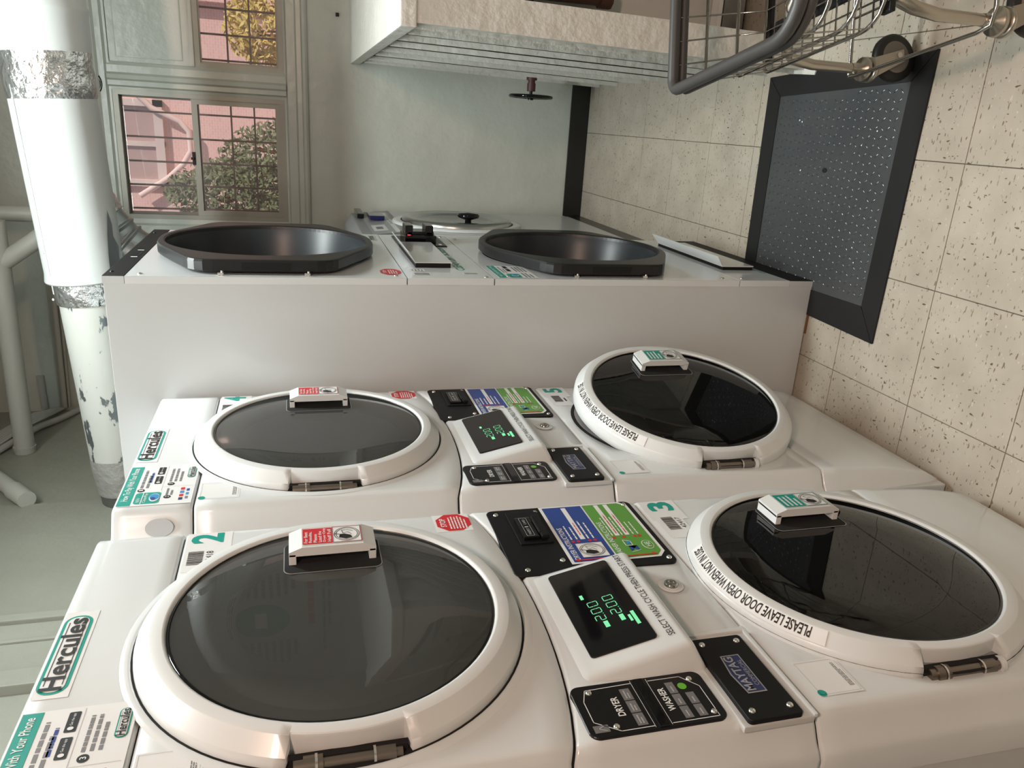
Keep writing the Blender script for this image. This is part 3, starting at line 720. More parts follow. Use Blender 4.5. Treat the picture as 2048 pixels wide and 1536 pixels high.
    V = [bmq.verts.new(v) for v in ((-.01, ya - .012, za + .016), (-.01, yb + .012, za + .016), (-.01, yb + .016, zb2 - .030), (-.01, ya - .016, zb2 - .030), (.008, ya + .004, za), (.008, yb - .004, za), (xo, yb - .004, zb2), (xo, ya + .004, zb2))]
    for f_ in ((4, 5, 6, 7), (0, 1, 5, 4), (1, 2, 6, 5), (2, 3, 7, 6), (3, 0, 4, 7), (3, 2, 1, 0)): bmq.faces.new([V[i] for i in f_])
    bmesh.ops.recalc_face_normals(bmq, faces=bmq.faces)
    bmesh.ops.bevel(bmq, geom=bmq.edges[:], offset=.009, segments=4, profile=.5, affect='EDGES'); q.bm(bmq, WHITE, None, True)
    pod = q.obj('display_housing', r)
    td = Vector((.008 - xo, 0, za - zb2)).normalized(); o_ = Vector((xo, 0, zb2)) + td * .0
    n_ = Vector((0, 1, 0)).cross(td)
    f = Flat(o=o_ + n_ * .0012, td=td); L_ = (Vector((.008, 0, za)) - Vector((xo, 0, zb2))).length
    q = B(); T = Matrix.Translation(o_) @ Matrix((( n_.x, 0, td.x, 0), (0, 1, 0, 0), (n_.z, 0, td.z, 0), (0, 0, 0, 1)))
    s0, s1, t0, t1 = .170, .374, .040, L_ - .018
    plate(q, -.002, .0028, s0, t0, s1, t1, .006, BLACKG, T); q.obj('screen', pod)
    f = Flat(o=o_ + n_ * .0030, td=td)
    def digit(x, y, w_, h_, segs):
        S = {'a': ((0, 1), (1, 1)), 'g': ((0, .5), (1, .5)), 'd': ((0, 0), (1, 0)), 'f': ((0, .5), (0, 1)), 'b': ((1, .5), (1, 1)), 'e': ((0, 0), (0, .5)), 'c': ((1, 0), (1, .5))}
        for s_ in segs:
            (p0, p1), (p2, p3) = S[s_]; dx, dy = (p2 - p0), (p3 - p1)
            f.line([(x + (p0 + dx * .12) * w_, y + (p1 + dy * .12) * h_), (x + (p2 - dx * .12) * w_, y + (p3 - dy * .12) * h_)], .0012, LED, 1)
    for t_, x_ in ((t0 + .052, .236), (t0 + .026, .240)):
        digit(x_, t_, .0105, .015, 'abged'); f.ell(x_ + .0135, t_, .0008, .0008, LED, 1, 8); digit(x_ + .0175, t_, .0105, .015, 'abcdef'); digit(x_ + .0345, t_, .0105, .015, 'abcdef')
        f.rect(x_ - .018, t_ + .0005, x_ - .004, t_ + .0075, LED, 1)
    f.rect(.205, t0 + .010, .236, t0 + .0155, LED, 1); f.rect(.215, t0 + .0175, .230, t0 + .0215, LED, 1); f.rect(.292, t0 + .067, .303, t0 + .072, LED, 1)
    f.obj('digits', pod)
    f = Flat(o=o_ + n_ * .0006, td=td); f.text('SELECT WASH CYCLE THEN PRESS START', s0 - .004, .0155, s1 + .006, .0255, BLK, 1); f.obj('lettering', pod)
    # ---- lock
    q = B(); q.lathe([(.021, .0), (.019, .002), (.013, -.0005), (.0115, .001)], (XC, .330, .950), (1, 0, 0), WHITE, 32)
    q.lathe([(.011, .0), (.011, .005), (.008, .0065), (.0045, .006), (.0045, .0035), (0, .0035)], (XC - .0005, .330, .950), (1, 0, 0), CHROME, 24); q.obj('lock', r)
    # ---- DRYER / WASHER button plate
    q = B(); A0, A1, Z0, Z1 = .036, .128, 1.010, 1.200; plate(q, XC - .004, XC + .0016, A0, Z0, A1, Z1, .013, BLACK); q.box((XC, A0 + .002, 1.094), (XC + .0032, A1 - .002, 1.108), BLACKG, .001); q.obj('button_plate', r)
    X2 = XC + .0016; f = Flat(o=(X2, 0, 0))
    f.line([(A0 + .006, 1.114), (A0 + .006, 1.158), (A0 + .026, 1.188), (A1 - .007, 1.188) if False else (A1 - .030, 1.188), (A1 - .010, 1.180), (A1 - .008, 1.114)], .0011, STKW, 1)
    f.line([(A0 + .006, 1.088), (A0 + .006, 1.022), (A1 - .030, 1.022), (A1 - .008, 1.042), (A1 - .008, 1.088)], .0011, STKW, 1)
    f.line([(A0 + .004, 1.113), (A1 - .004, 1.113)], .0006, STKW, 1); f.line([(A0 + .004, 1.090), (A1 - .004, 1.090)], .0006, STKW, 1)
    f.text('DRYER', A0 + .030, 1.142, A0 + .064, 1.152, STKW, 1, .02); f.text('WASHER', A0 + .026, 1.073, A0 + .068, 1.083, STKW, 1, .02)
    for i in range(3): f.rect(A0 + .010 + i * .0225, 1.120, A0 + .031 + i * .0225, 1.134, BTN, 1); f.micro(A0 + .013 + i * .0225, 1.123, A0 + .028 + i * .0225, 1.131, 2, GREYL, 2, i)
    for i in range(3): f.rect(A0 + .010 + i * .0225, 1.056, A0 + .031 + i * .0225, 1.068, BTN, 1); f.micro(A0 + .013 + i * .0225, 1.060, A0 + .028 + i * .0225, 1.064, 1, GREYL, 2, i)
    for i in range(2): f.rect(A0 + .010 + i * .0225, 1.036, A0 + .031 + i * .0225, 1.048, BTN, 1); f.micro(A0 + .013 + i * .0225, 1.040, A0 + .028 + i * .0225, 1.044, 1, GREYL, 2, i)
    f.ell(A0 + .066, 1.046, .0062, .0062, GREEND, 1); f.rect(A0 + .008, 1.172, A0 + .020, 1.192, BTN, 1); f.line([(A0 + .010, 1.176), (A0 + .014, 1.186), (A0 + .018, 1.178)], .001, GREYL, 2)
    f.obj('button_legends', r)
    for y_, z_ in ((A1 - .015, 1.176), (A0 + .014, 1.162), (A1 - .015, 1.030), (A0 + .014, 1.026)): q = B(); screw(q, X2, y_, z_, .0046); q.obj('screw', r)
    # ---- maker's plate in a recess
    q = B(); m_ = WHITE
    q.box((XC - .010, .018, .896), (XC - .0003, .200, 1.000), mat('recess_white', (.55, .555, .55), .35), .002)
    q.box((XC - .003, .018, .892), (XC + .003, .206, .898), WHITE, .002); q.box((XC - .003, .196, .896), (XC + .003, .204, 1.000), WHITE, .002); q.obj('recess', r)
    q = B(); plate(q, XC - .001, XC + .0065, .020, .912, .184, .992, .006, BLACKM); q.obj('maker_plate', r)
    X3 = XC + .0065; f = Flat(o=(X3, 0, 0)); c = .104
    f.poly([(c - .038, .938), (c + .038, .938), (c + .038, .967), (c, .972), (c - .038, .967)][::1], SILV, 1)
    f.poly([(c - .036, .940), (c + .036, .940), (c + .036, .9655), (c, .970), (c - .036, .9655)], NAVY, 2)
    f.text('MAYTAG', c - .034, .952, c + .034, .9655, SILV, 3, .02); f.text('COMMERCIAL', c - .026, .942, c + .026, .9485, SILV, 3); f.obj('maker_logo', r)
    for y_, z_ in ((.036, .980), (.170, .980), (.036, .924), (.170, .924)): q = B(); screw(q, X3, y_, z_, .005); q.obj('screw', r)
    return r
stack(.652, '2', '3', ('42418', '42417'), 'white stacked washer and dryer numbered 2 and 3, nearest, with both round doors shut', 0, 'stacked machines along the left wall', .615, .236)
stack(1.352, '4', '5', ('', ''), 'white stacked washer and dryer numbered 4 and 5, lower door ajar, beside the tall dryer', 11.5, 'stacked machines along the left wall', .590, .237)

# ================================================================= TALL STACK DRYER
td_ = thing('stack_dryer', (-.405, 2.014, 0), 'tall white stacked dryer with two large black octagonal doors and black bezel', 'dryer')
DW = .776
q = B(); q.box((-.98, .0008, .004), (-.0185, DW, 1.978), WHITE2, .0015); q.obj('cabinet', td_)
for nm, z0_, z1_, m_ in (('upper_front', 1.250, 1.930, WHITE), ('middle_front', 1.012, 1.2475, WHITE), ('lower_front', .258, 1.0095, WHITE), ('bottom_front', .086, .2555, WHITE), ('kick_plate', .004, .0855, BLACKM)):
    q = B(); q.box((-.0185 if nm != 'kick_plate' else -.018, -.0004 if nm != 'kick_plate' else .0, z0_), (0, DW, z1_), m_, .0015); q.obj(nm, td_)
q = B(); q.box((-.0185, -.0004, .002), (-.001, .002, .0855), WHITE2); q.obj('side_flange', td_)
q = B(); q.box((-.0185, -.0004, 1.931), (-.0002, .0022, 1.979), WHITE2); q.obj('side_flange', td_)
q = B(); q.box((-.0175, .0023, 1.931), (.001, DW, 1.979), BLACKM, .0008)
for y_ in (.05, .70): screw(q, .001, y_, 1.966, .005, BLACKG)
q.obj('top_trim', td_)
f = Flat(o=(.0012, 0, 0))
for (a, b_) in (((.255, 1.944), (.263, 1.960)), ((.362, 1.944), (.370, 1.960))): f.rect(a[0], a[1], b_[0], b_[1], STKW, 1)
f.line([(.275, 1.960), (.275, 1.944), (.355, 1.944), (.355, 1.960)], .003, DARK, 1); f.line([(.29, 1.948), (.29, 1.966), (.31, 1.952), (.33, 1.966), (.33, 1.948)], .003, DARK, 1); f.line([(.40, 1.946), (.40, 1.966), (.43, 1.966)], .003, DARK, 1)
f.obj('trim_print', td_)
def octo_door(cz, name):
    cy = .381; d = bpy.data.objects.new(name, None); COL.objects.link(d); d.parent = td_; d.location = (0, cy, cz)
    R_ = .280; X = .038
    raw = [(-.352, .178), (-.352, -.166), (-.085, -.300), (.085, -.300), (.352, -.172), (.352, .178), (.085, .300), (-.085, .300)]
    # rounded corners
    pts = []; n = len(raw)
    for i in range(n):
        p0, p1, p2 = Vector(raw[i - 1]), Vector(raw[i]), Vector(raw[(i + 1) % n]); rr = .045 if i in (0, 1, 4, 5) else .07
        a = p1 + (p0 - p1).normalized() * rr; c = p1 + (p2 - p1).normalized() * rr
        for k_ in range(7): t = k_ / 6; pts.append(a * (1 - t) ** 2 + p1 * 2 * t * (1 - t) + c * t * t)
    res = []
    for i in range(108):
        a = 2 * pi * i / 108; d_ = Vector((cos(a), sin(a))); best = 0
        for k_ in range(len(pts)):
            p, e_ = pts[k_], pts[(k_ + 1) % len(pts)] - pts[k_]; den = d_.x * e_.y - d_.y * e_.x
            if abs(den) < 1e-12: continue
            t = (p.x * e_.y - p.y * e_.x) / den; u_ = (p.x * d_.y - p.y * d_.x) / den
            if t > 0 and -1e-6 <= u_ <= 1 + 1e-6: best = max(best, t)
        res.append(d_ * best)
    pts = res
    N = len(pts); q = B()
    def ringp(scale, x): return [(x, p.x * scale, p.y * scale) for p in pts]
    inner = []
    for p in pts: a = atan2(p.y, p.x); inner.append((a))
    rows_ = [ringp(.985, .006), ringp(1., .010), ringp(1., X - .006), ringp(.992, X - .001), ringp(.975, X)]
    rows_.append([(X, (R_ + .006) * cos(a), (R_ + .006) * sin(a)) for a in inner]); rows_.append([(X - .003, (R_ + .0015) * cos(a), (R_ + .0015) * sin(a)) for a in inner]); rows_.append([(X - .012, R_ * cos(a), R_ * sin(a)) for a in inner])
    vs = [v for r_ in rows_ for v in r_]
    q.add(vs, [(i * N + k_, i * N + (k_ + 1) % N, (i + 1) * N + (k_ + 1) % N, (i + 1) * N + k_) for i in range(len(rows_) - 1) for k_ in range(N)], BEZEL, False)
    q.obj('bezel', d)
    q = B(); q.lathe([(R_, X - .012), (R_ * .97, .0), (R_ * .93, -.06), (R_ * .88, -.11)], (0, 0, 0), (1, 0, 0), BOWL, 72); q.obj('bowl', d)
    q = B(); q.disc((-.11, 0, 0), (1, 0, 0), R_ * .885, mat('bowl_back', (.015, .02, .023), .35)); 
    ho = mat('perforation', (.06, .075, .075), .4)
    for i in range(-7, 8):
        for j in range(-7, 8):
            y_, z_ = (i + .5 * (j % 2)) * .028, j * .026
            if y_ * y_ + z_ * z_ < .20 ** 2: q.disc((-.1094, y_, z_), (1, 0, 0), .006, ho, 8)
    q.obj('perforated_back', d)
    # finger notch in the near edge and hinge screws
    q = B(); q.box((.012, -.3535, -.062), (X - .006, -.3440, .058), DARK); q.obj('finger_notch', d)
    for z_ in (-.105, .105):
        q = B(); q.cyl((.004, -.362, z_ - .004), (.004, -.362, z_ + .010), .004, SCREW, 12); q.cyl((.0, -.362, z_), (.012, -.362, z_), .003, SCREW, 10); q.obj('hinge_screw', d)
    return d
octo_door(1.605, 'upper_door'); octo_door(.660, 'lower_door')
# perforate the fronts behind the bowls: dark backing is the bowl itself, so open holes
def punch(objname, cz):
    o = [c for c in td_.children if c.name.startswith(objname)][0]
    me = o.data; bm = bmesh.new(); 
    z0_, z1_ = (1.250, 1.930) if cz > 1 else (.258, 1.0095); m_ = WHITE; q = B(); cy = .381; N = 72; rr = .292
    # front face as annular fan: rectangle with round hole
    rect = []
    for i in range(N):
        a = 2 * pi * i / N; dx, dz = cos(a), sin(a); ts_ = []
        for lim, dd, c in ((DW - cy, dx, 1), (-cy, dx, 1)):
            if dd * lim > 0: ts_.append(lim / dd)
        for lim, dd in ((z1_ - cz, dz), (z0_ - cz, dz)):
            if dd * lim > 0: ts_.append(lim / dd)
        t = min(ts_); rect.append((cy + dx * t, cz + dz * t))
    # add corners exactly
    vs = [(0, y, z) for y, z in rect] + [(0, cy + rr * cos(2 * pi * i / N), cz + rr * sin(2 * pi * i / N)) for i in range(N)]
    q.add(vs, [(i, (i + 1) % N, N + (i + 1) % N, N + i) for i in range(N)], m_)
    for cyy, czz in ((0, z0_), (0, z1_), (DW, z0_), (DW, z1_)):
        a = atan2(czz - cz, cyy - cy) % (2 * pi); i = int(a / (2 * pi) * N)
        q.add([(0, cyy, czz), (0, *rect[i]), (0, *rect[(i + 1) % N])], [(0, 1, 2)], m_)
    q.box((-.0185, -.0004, z0_), (-.0002, .001, z1_), m_); q.box((-.0185, DW - .001, z0_), (-.0002, DW, z1_), m_); q.box((-.0185, 0, z0_), (-.0002, DW, z0_ + .001), m_); q.box((-.0185, 0, z1_ - .001), (-.0002, DW, z1_), m_)
    o.data = q.mesh(objname)
punch('upper_front', 1.605); punch('lower_front', .660)
# cabinet front must be open behind the bowls: rebuild as shell
cabo = [c for c in td_.children if c.name == 'cabinet' or c.name.startswith('cabinet')][0]
q = B(); q.box((-.98, .0008, .004), (-.0185, .010, 1.978), WHITE2, .0015); q.box((-.98, DW - .010, .004), (-.0185, DW, 1.978), WHITE2); q.box((-.98, .010, 1.968), (-.0185, DW - .01, 1.978), WHITE2); q.box((-.98, .010, .004), (-.97, DW - .01, 1.968), WHITE2); q.box((-.97, .01, .004), (-.02, DW - .01, .02), WHITE2)
cabo.data = q.mesh('cabinet')
# middle section: lint flap, reader, lettering
q = B(); q.box((.0, .150, 1.104), (.014, .520, 1.205), BLACKM, .001); q.box((.012, .150, 1.100), (.016, .520, 1.206), WHITE, .0015)
q.add([(.016, .150, 1.206), (.016, .520, 1.206), (.046, .530, 1.226), (.046, .142, 1.226), (.014, .150, 1.207), (.014, .520, 1.207), (.045, .530, 1.2285), (.045, .142, 1.2285)], [(0, 1, 2, 3), (4, 7, 6, 5), (0, 3, 7, 4), (1, 5, 6, 2), (3, 2, 6, 7)], WHITE)
q.obj('lint_flap', td_)
f = Flat(o=(.0, 0, 0)); f.text('CLEAN LINT SCREEN', .118, 1.066, .500, 1.092, TEAL, 1, .02); f.obj('lettering', td_)
q = B(); q.box((-.002, .520, 1.045), (.004, .735, 1.205), BLACK, .003); q.obj('reader_plate', td_)
q = B(); q.box((.003, .560, 1.075), (.030, .690, 1.180), BLACKG, .004); q.box((.028, .585, 1.150), (.060, .665, 1.176), BLACKG, .004); q.box((.028, .585, 1.082), (.060, .665, 1.108), BLACKG, .004); q.box((.028, .585, 1.08), (.040, .665, 1.17), BLACKG, .003); q.obj('card_reader', td_)
q = B(); q.disc((.0304, .572, 1.165), (1, 0, 0), .006, LEDR, 12); q.obj('indicator_light', td_)
f = Flat(o=(.0046, 0, 0)); f.rect(.528, 1.060, .556, 1.070, STKW, 1); f.rect(.70, 1.075, .725, 1.10, RED, 1); f.obj('reader_labels', td_)
def small_label(a0, z0_, a1, z1_, kind_):
    f = Flat(o=(.0003, 0, 0)); f.rect(a0, z0_, a1, z1_, STKW, 0)
    if kind_ == 'bar': f.barcode(a0 + .004, z0_ + .004, a1 - .004, z1_ - .004, GREY, 1)
    if kind_ == 'logo': f.line([(a0 + .003, z0_ + .003), (a1 - .003, z0_ + .003), (a1 - .003, z1_ - .003), (a0 + .003, z1_ - .003)], .0015, TEAL, 1, True); f.text('Hercules', a0 + .008, z0_ + .007, a1 - .008, z1_ - .007, BLK, 1, .01)
    if kind_ == 'text': f.micro(a0 + .004, z0_ + .004, a1 - .004, z1_ - .004, 4, GREY, 1, 3)
    f.obj('label_sticker', td_)
small_label(.040, 1.176, .075, 1.225, 'bar'); small_label(.058, 1.040, .082, 1.085, 'bar'); small_label(.10, 1.185, .13, 1.228, 'text'); small_label(.640, 1.262, .740, 1.300, 'logo')
f = Flat(o=(.0004, 0, 0)); c0, c1 = .083, 1.283
f.poly([(c0 + .045 * cos(pi / 8 + i * pi / 4), c1 + .030 * sin(pi / 8 + i * pi / 4)) for i in range(8)], RED, 1); f.text('STOP', c0 - .016, c1 + .012, c0 + .016, c1 + .021, STKW, 2, .02); f.micro(c0 - .030, c1 - .018, c0 + .030, c1 + .008, 4, STKW, 2, 8); f.obj('stop_sticker', td_)
f = Flat(o=(.0004, 0, 0)); f.rect(.014, .880, .190, .995, STKW, 0); f.rect(.016, .970, .188, .993, TEAL, 1); f.text('How To Pay With Your Phone', .030, .975, .180, .989, STKW, 2, .01)
f.rrect(.018, .925, .070, .962, .006, TEAL, 1); f.ell(.046, .940, .014, .010, STKW, 2); f.ell(.048, .940, .010, .008, SKYB, 3)
f.rrect(.105, .935, .140, .947, .002, BLK, 1); f.rrect(.148, .935, .183, .947, .002, BLK, 1); f.micro(.085, .950, .182, .966, 2, GREY, 1, 1); f.micro(.020, .888, .085, .918, 3, GREY, 1, 2); f.micro(.100, .888, .180, .925, 4, GREY, 1, 3); f.obj('payment_sticker', td_)
q = B(); q.box((.0, .165, .115), (.010, .640, .222), BLACKM, .001); q.box((.010, .165, .112), (.014, .640, .224), WHITE, .0015)
q.add([(.014, .165, .224), (.014, .640, .224), (.044, .648, .246), (.044, .158, .246), (.012, .165, .225), (.012, .640, .225), (.043, .648, .2485), (.043, .158, .2485)], [(0, 1, 2, 3), (4, 7, 6, 5), (0, 3, 7, 4), (1, 5, 6, 2), (3, 2, 6, 7)], WHITE)
q.obj('bottom_flap', td_)
f = Flat(o=(.0442, .0, .0)); f.rect(.355, .2465, .425, .2478, BLK, 1); f.obj('flap_label', td_)
f = Flat(o=(.0002, 0, 0)); f.text('CLEAN LINT SCREEN', .115, .092, .470, .108, TEAL, 1, .02); f.obj('lettering', td_)
for (y_, z_) in ((.03, 1.90), (.03, 1.275), (.03, .965), (.03, .30), (.70, .985), (.74, 1.03), (.03, .235), (.02, 1.03)):
    q = B(); screw(q, .0, y_, z_, .006); q.obj('panel_screw', td_)
q = B(); q.box((-.165, .006, -.003 + .003), (-.10, .045, .004), WOODB)
q.obj('wood_shim', loc=(-.405 - .0, 2.014 - .012, 0), label='small brown wood shim under the near side of the tall stacked dryer', cat='wood block')

# ================================================================= FAR WASHER
fw = thing('front_load_washer', (-.465, 3.235, .094), 'white front-loading washer with silver round door by the back wall', 'washer')
q = B(); q.box((-.72, 0, 0), (-.0, .795, .985), WHITE2, .012); q.obj('cabinet', fw)
q = B()
bmq = bmesh.new(); V = [bmq.verts.new(v) for v in ((-.72, .0, .975), (0.002, 0, .975), (-.016, 0, 1.165), (-.06, 0, 1.195), (-.72, 0, 1.195), (-.72, .795, .975), (0.002, .795, .975), (-.016, .795, 1.165), (-.06, .795, 1.195), (-.72, .795, 1.195))]
for f_ in ((0, 1, 2, 3, 4), (5, 9, 8, 7, 6), (0, 5, 6, 1), (1, 6, 7, 2), (2, 7, 8, 3), (3, 8, 9, 4), (4, 9, 5, 0)): bmq.faces.new([V[i] for i in f_])
bmesh.ops.recalc_face_normals(bmq, faces=bmq.faces); bmesh.ops.bevel(bmq, geom=bmq.edges[:], offset=.006, segments=2, profile=.5, affect='EDGES'); q.bm(bmq, GREYP); q.obj('console', fw)
tdv = Vector((-.018, 0, .19)).normalized(); f = Flat(o=(.0035, 0, .975), td=tdv)
f.rect(.03, .020, .76, .150, mat('console_face', (.33, .34, .35), .35), 1); f.rect(.06, .030, .70, .050, STKW, 2); f.micro(.3, .034, .5, .046, 2, GREY, 3, 4); f.rect(.12, .075, .30, .135, STKW, 2); f.barcode(.17, .09, .24, .12, GREY, 3); f.rect(.62, .08, .74, .14, GREYP, 2)
f.obj('console_print', fw)
q = B(); q.box((.0, .42, 1.035), (.020, .56, 1.105), mat('navy_reader', (.004, .006, .06), .15, coat=.5), .004); q.obj('card_reader', fw)
q = B(); q.box((-.01, .55, 1.118), (.012, .77, 1.150), BLACKG, .004); q.obj('display', fw)
c = (0, .36, .706)
q = B(); q.lathe([(.300, .001), (.298, .010), (.285, .014), (.262, .012)], c, (1, 0, 0), WHITE, 64); q.obj('door_surround', fw)
q = B(); q.lathe([(.255, .002), (.256, .018), (.246, .030), (.225, .034), (.195, .026), (.180, .014)], c, (1, 0, 0), STEEL, 72); q.obj('door_ring', fw)
q = B(); q.lathe([(.180, .014), (.12, .004), (0, -.0)], (c[0] + .004, c[1], c[2]), (1, 0, 0), mat('grey_door_glass', (.12, .125, .125), .1, coat=.5), 56); q.obj('door_glass', fw)
q = B(); q.lathe([(.016, 0), (.014, .030), (.046, .040), (.050, .050), (.044, .058), (0, .062)], (.012, .19, .69), (1, 0, 0), BLACKG, 32); q.obj('door_knob', fw)
f = Flat(o=(.0005, 0, 0)); f.rect(.05, .90, .16, .965, STKW, 1); f.rect(.05, .935, .16, .962, TEAL, 2); f.micro(.06, .905, .15, .93, 3, GREY, 2, 3); f.rect(.50, .90, .60, .95, STKW, 1); f.rect(.18, .905, .22, .95, GREYL, 1); f.obj('stickers', fw)
q = B(); q.box((.0, .10, .30), (.003, .14, .36), GREY); q.box((.0, .10, .955), (.003, .13, .966), GREY); q.obj('front_clips', fw)

# ================================================================= DUCT
du = thing('exhaust_duct', (0, 3.05, 2.3), 'large white painted exhaust duct with foil tape crossing under the ceiling', 'duct')
def dz(x): return .0 + (x + .02) * .06
def dpt(x): return (x, 0, dz(x) - .005)
q = B(); q.tube([dpt(.135), dpt(.10), dpt(-.3), dpt(-.59), dpt(-.62)], [.136, .133, .131, .129, .133], DUCTP, 48, cap=False); q.tube([dpt(-.62), dpt(-.625), dpt(-.623)], [.133, .131, .09], DUCTP, 48, cap=False)
q.obj('main_section', du)
q = B(); q.tube([dpt(.125), dpt(.16), dpt(.235), dpt(.245), dpt(.255), dpt(.265), dpt(1.5)], [.1375, .142, .146, .150, .150, .146, .150], DUCTP, 48, cap=False); q.obj('right_section', du)
q = B(); q.tube([dpt(-.018), dpt(-.010), dpt(.03), dpt(.06), dpt(.085), dpt(.12), dpt(.142)], [.132, .1355, .137, .1375, .134, .1375, .137], FOIL, 64, cap=False); q.obj('foil_tape', du)
q = B(); q.tube([dpt(-.60), dpt(-.63), dpt(-.68), dpt(-.705)], [.105, .113, .112, .108], FOIL, 48, cap=False); q.obj('foil_tape', du)
q = B(); q.tube([dpt(-.60), dpt(-1.32)], [.103, .102], PEEL, 48, cap=False); q.obj('left_section', du)
q = B(); q.tube([dpt(-1.31), dpt(-1.35), dpt(-1.46)], [.103, .105, .096], FOILP, 48, cap=False); q.tube([dpt(-1.455), dpt(-1.515)], [.093, .089], mat('dark_duct_end', (.09, .09, .085), .5), 48, cap=False); q.obj('wall_end', du)
q = B()
for i in range(5): screw(q, 0, 0, 0) if False else q.lathe([(.005, 0), (.004, .003), (0, .004)], (-.02 - i * .165, -.09, dz(-.02 - i * .165) + .090), (0, -.7, .7), DUCTP, 10)
q.tube([(.02, -.098, dz(.02) + .088), (-.66, -.094, dz(-.66) + .084)], .0022, DUCTP, 6)
q.obj('seam_rivets', du)
# bare metal where paint peeled on the main section
q = B(); f = []
prof_ = [(-.37, .0), (-.42, .012), (-.46, .008), (-.50, .030), (-.54, .022), (-.58, .046), (-.60, -.03), (-.52, -.026), (-.45, -.016)]
vs = []
for x_, s_ in prof_:
    a = radians(-118) + s_ / .13; rr = .1345 if x_ > -.6 else .1325; vs.append((x_, rr * cos(a + pi) * -1 if False else -rr * abs(cos(a)) * 1.0, dz(x_) - .005 + rr * sin(a)))
q.add(vs, [tuple(range(len(vs)))], GALV); q.obj('peeled_patch', du)
# branch elbow dropping behind the dryer
el = thing('duct_elbow', (-.45, 3.10, 1.3), 'corrugated galvanised elbow joining the duct behind the tall dryer', 'duct')
EP = [(.20, .02, .99), (.10, .04, .965), (.02, .05, .925), (-.06, .05, .865), (-.12, .05, .79), (-.15, .05, .69), (-.155, .05, .50), (-.155, .05, .0)]
def seg_(a, b_, n): return [Vector(EP[0]).lerp(Vector(EP[0]), 0)] 
def along(t):
    k = min(int(t), len(EP) - 2); return Vector(EP[k]).lerp(Vector(EP[k + 1]), t - k)
q = B(); q.tube([along(0), along(.6), along(1.2)], [.112, .104, .100], DUCTP, 36, cap=False); q.obj('takeoff', el)
q = B(); q.tube([along(1.1 + .1 * i) for i in range(11)], [.101 + .002 * (i % 2) for i in range(11)], FOIL, 48, cap=False); q.obj('foil_tape', el)
q = B(); q.tube([along(2.0 + 4.0 * i / 79) for i in range(80)], [.094 + (.007 if (i % 12) in (0, 1) else 0) for i in range(80)], GALV, 40, cap=False); q.obj('corrugated_elbow', el)
q = B(); q.tube([along(5.9), along(7)], .092, GALV, 30); q.obj('riser', el)
# dark round collar on the wall above the windows
q = B(); q.lathe([(.062, 0), (.062, .02), (.050, .026), (.040, .022), (.036, .004)], (0, 0, 0), (0, -1, 0), BLACKG, 40); q.disc((0, -.003, 0), (0, -1, 0), .038, DARK)
q.obj('vent_collar', loc=(.055, YB - .001, 2.405), label='black round collar on the back wall beside the foil-taped duct', cat='collar')

# ---------------------------------------------------------------- pipes, conduits, cables at upper left
def pipe(name, pts, r, m, label, cat='pipe', group=None, flange=None, seg=20):
    o = Vector(pts[-1]); t = thing(name, o, label, cat, group)
    q = B(); q.tube([Vector(p) - o for p in pts], r, m, seg); q.obj('run', t)
    if flange: q = B(); q.tube([Vector(flange[0]) - o, Vector(flange[1]) - o], [flange[2], flange[2] * .93], m, 18); q.obj('flange', t)
    return t
pipe('pipe', [(-.50, 3.6, 2.705), (-1.0, 3.6, 2.712), (XL + .001, 3.6, 2.72)], .040, PIPEP, 'thick grey painted pipe running across into the left wall near the ceiling', flange=((XL + .03, 3.6, 2.72), (XL + .001, 3.6, 2.72), .046))
pipe('pipe', [(-.44, 3.6, 2.38), (-.50, 3.6, 2.46), (-.58, 3.6, 2.568), (-.68, 3.6, 2.71), (-.88, 3.6, 2.99)], .036, PIPEP, 'grey painted pipe slanting up behind the white duct to the ceiling')
pipe('pipe', [(-.50, 3.80, 2.45), (-.49, 3.80, 2.99)], .034, PIPEP, 'upright grey painted pipe behind the white duct')
pipe('conduit', [(-.3, YB - .014, 2.655), (-.9, YB - .014, 2.664), (XL + .02, YB - .014, 2.680)], .0125, PIPEP, 'thin painted conduit along the top of the back wall', 'conduit')
pipe('conduit', [(-.3, YB - .008, 2.628), (-.9, YB - .008, 2.640), (XL + .02, YB - .008, 2.660)], .006, PIPEP, 'painted cable clipped just below the thin conduit on the back wall', 'cable')
pipe('conduit', [(XL + .014, YB - .01, 2.60), (XL + .016, 3.95, 2.67), (XL + .02, 3.85, 2.73), (XL + .02, 3.45, 2.86), (XL + .02, 3.1, 3.0)], .015, PIPEP, 'painted conduit curving up the left wall corner', 'conduit')
for i in range(6):
    pipe('cable', [(XL + .02, YB - .03, 2.685 + i * .004), (XL + .03 + .006 * i, 3.97 - .01 * i, 2.715 + .010 * i), (XL + .04, 3.80, 2.775 + .014 * i), (XL + .03, 3.5, 2.855 + .016 * i), (XL + .03, 3.15, 2.90 + .016 * i)], .0075, PIPEP, 'one of six painted cables bundled along the left wall near the ceiling', 'cable', 'bundled cables', seg=8)
pipe('pipe', [(-1.33, YB - .01, 2.775), (-1.50, YB - .01, 2.772)], .017, PIPEP, 'short capped pipe stub on the back wall near the left corner')
pipe('pipe', [(XL + .05, 3.62, 3.0), (XL + .045, 3.3, 2.765), (XL + .035, 3.10, 2.60), (XL + .035, 3.05, 2.565)], .030, PIPEP, 'sloping painted pipe on the left wall above the number 4 machine', flange=((XL + .036, 3.13, 2.625), (XL + .036, 3.04, 2.555), .036))
pipe('pipe', [(-.98, 3.9, 2.86), (-1.0, 3.9, 2.86), (-1.03, 3.92, 2.99)], .035, PIPEP, 'painted pipe end beside the thick pipe at the ceiling')

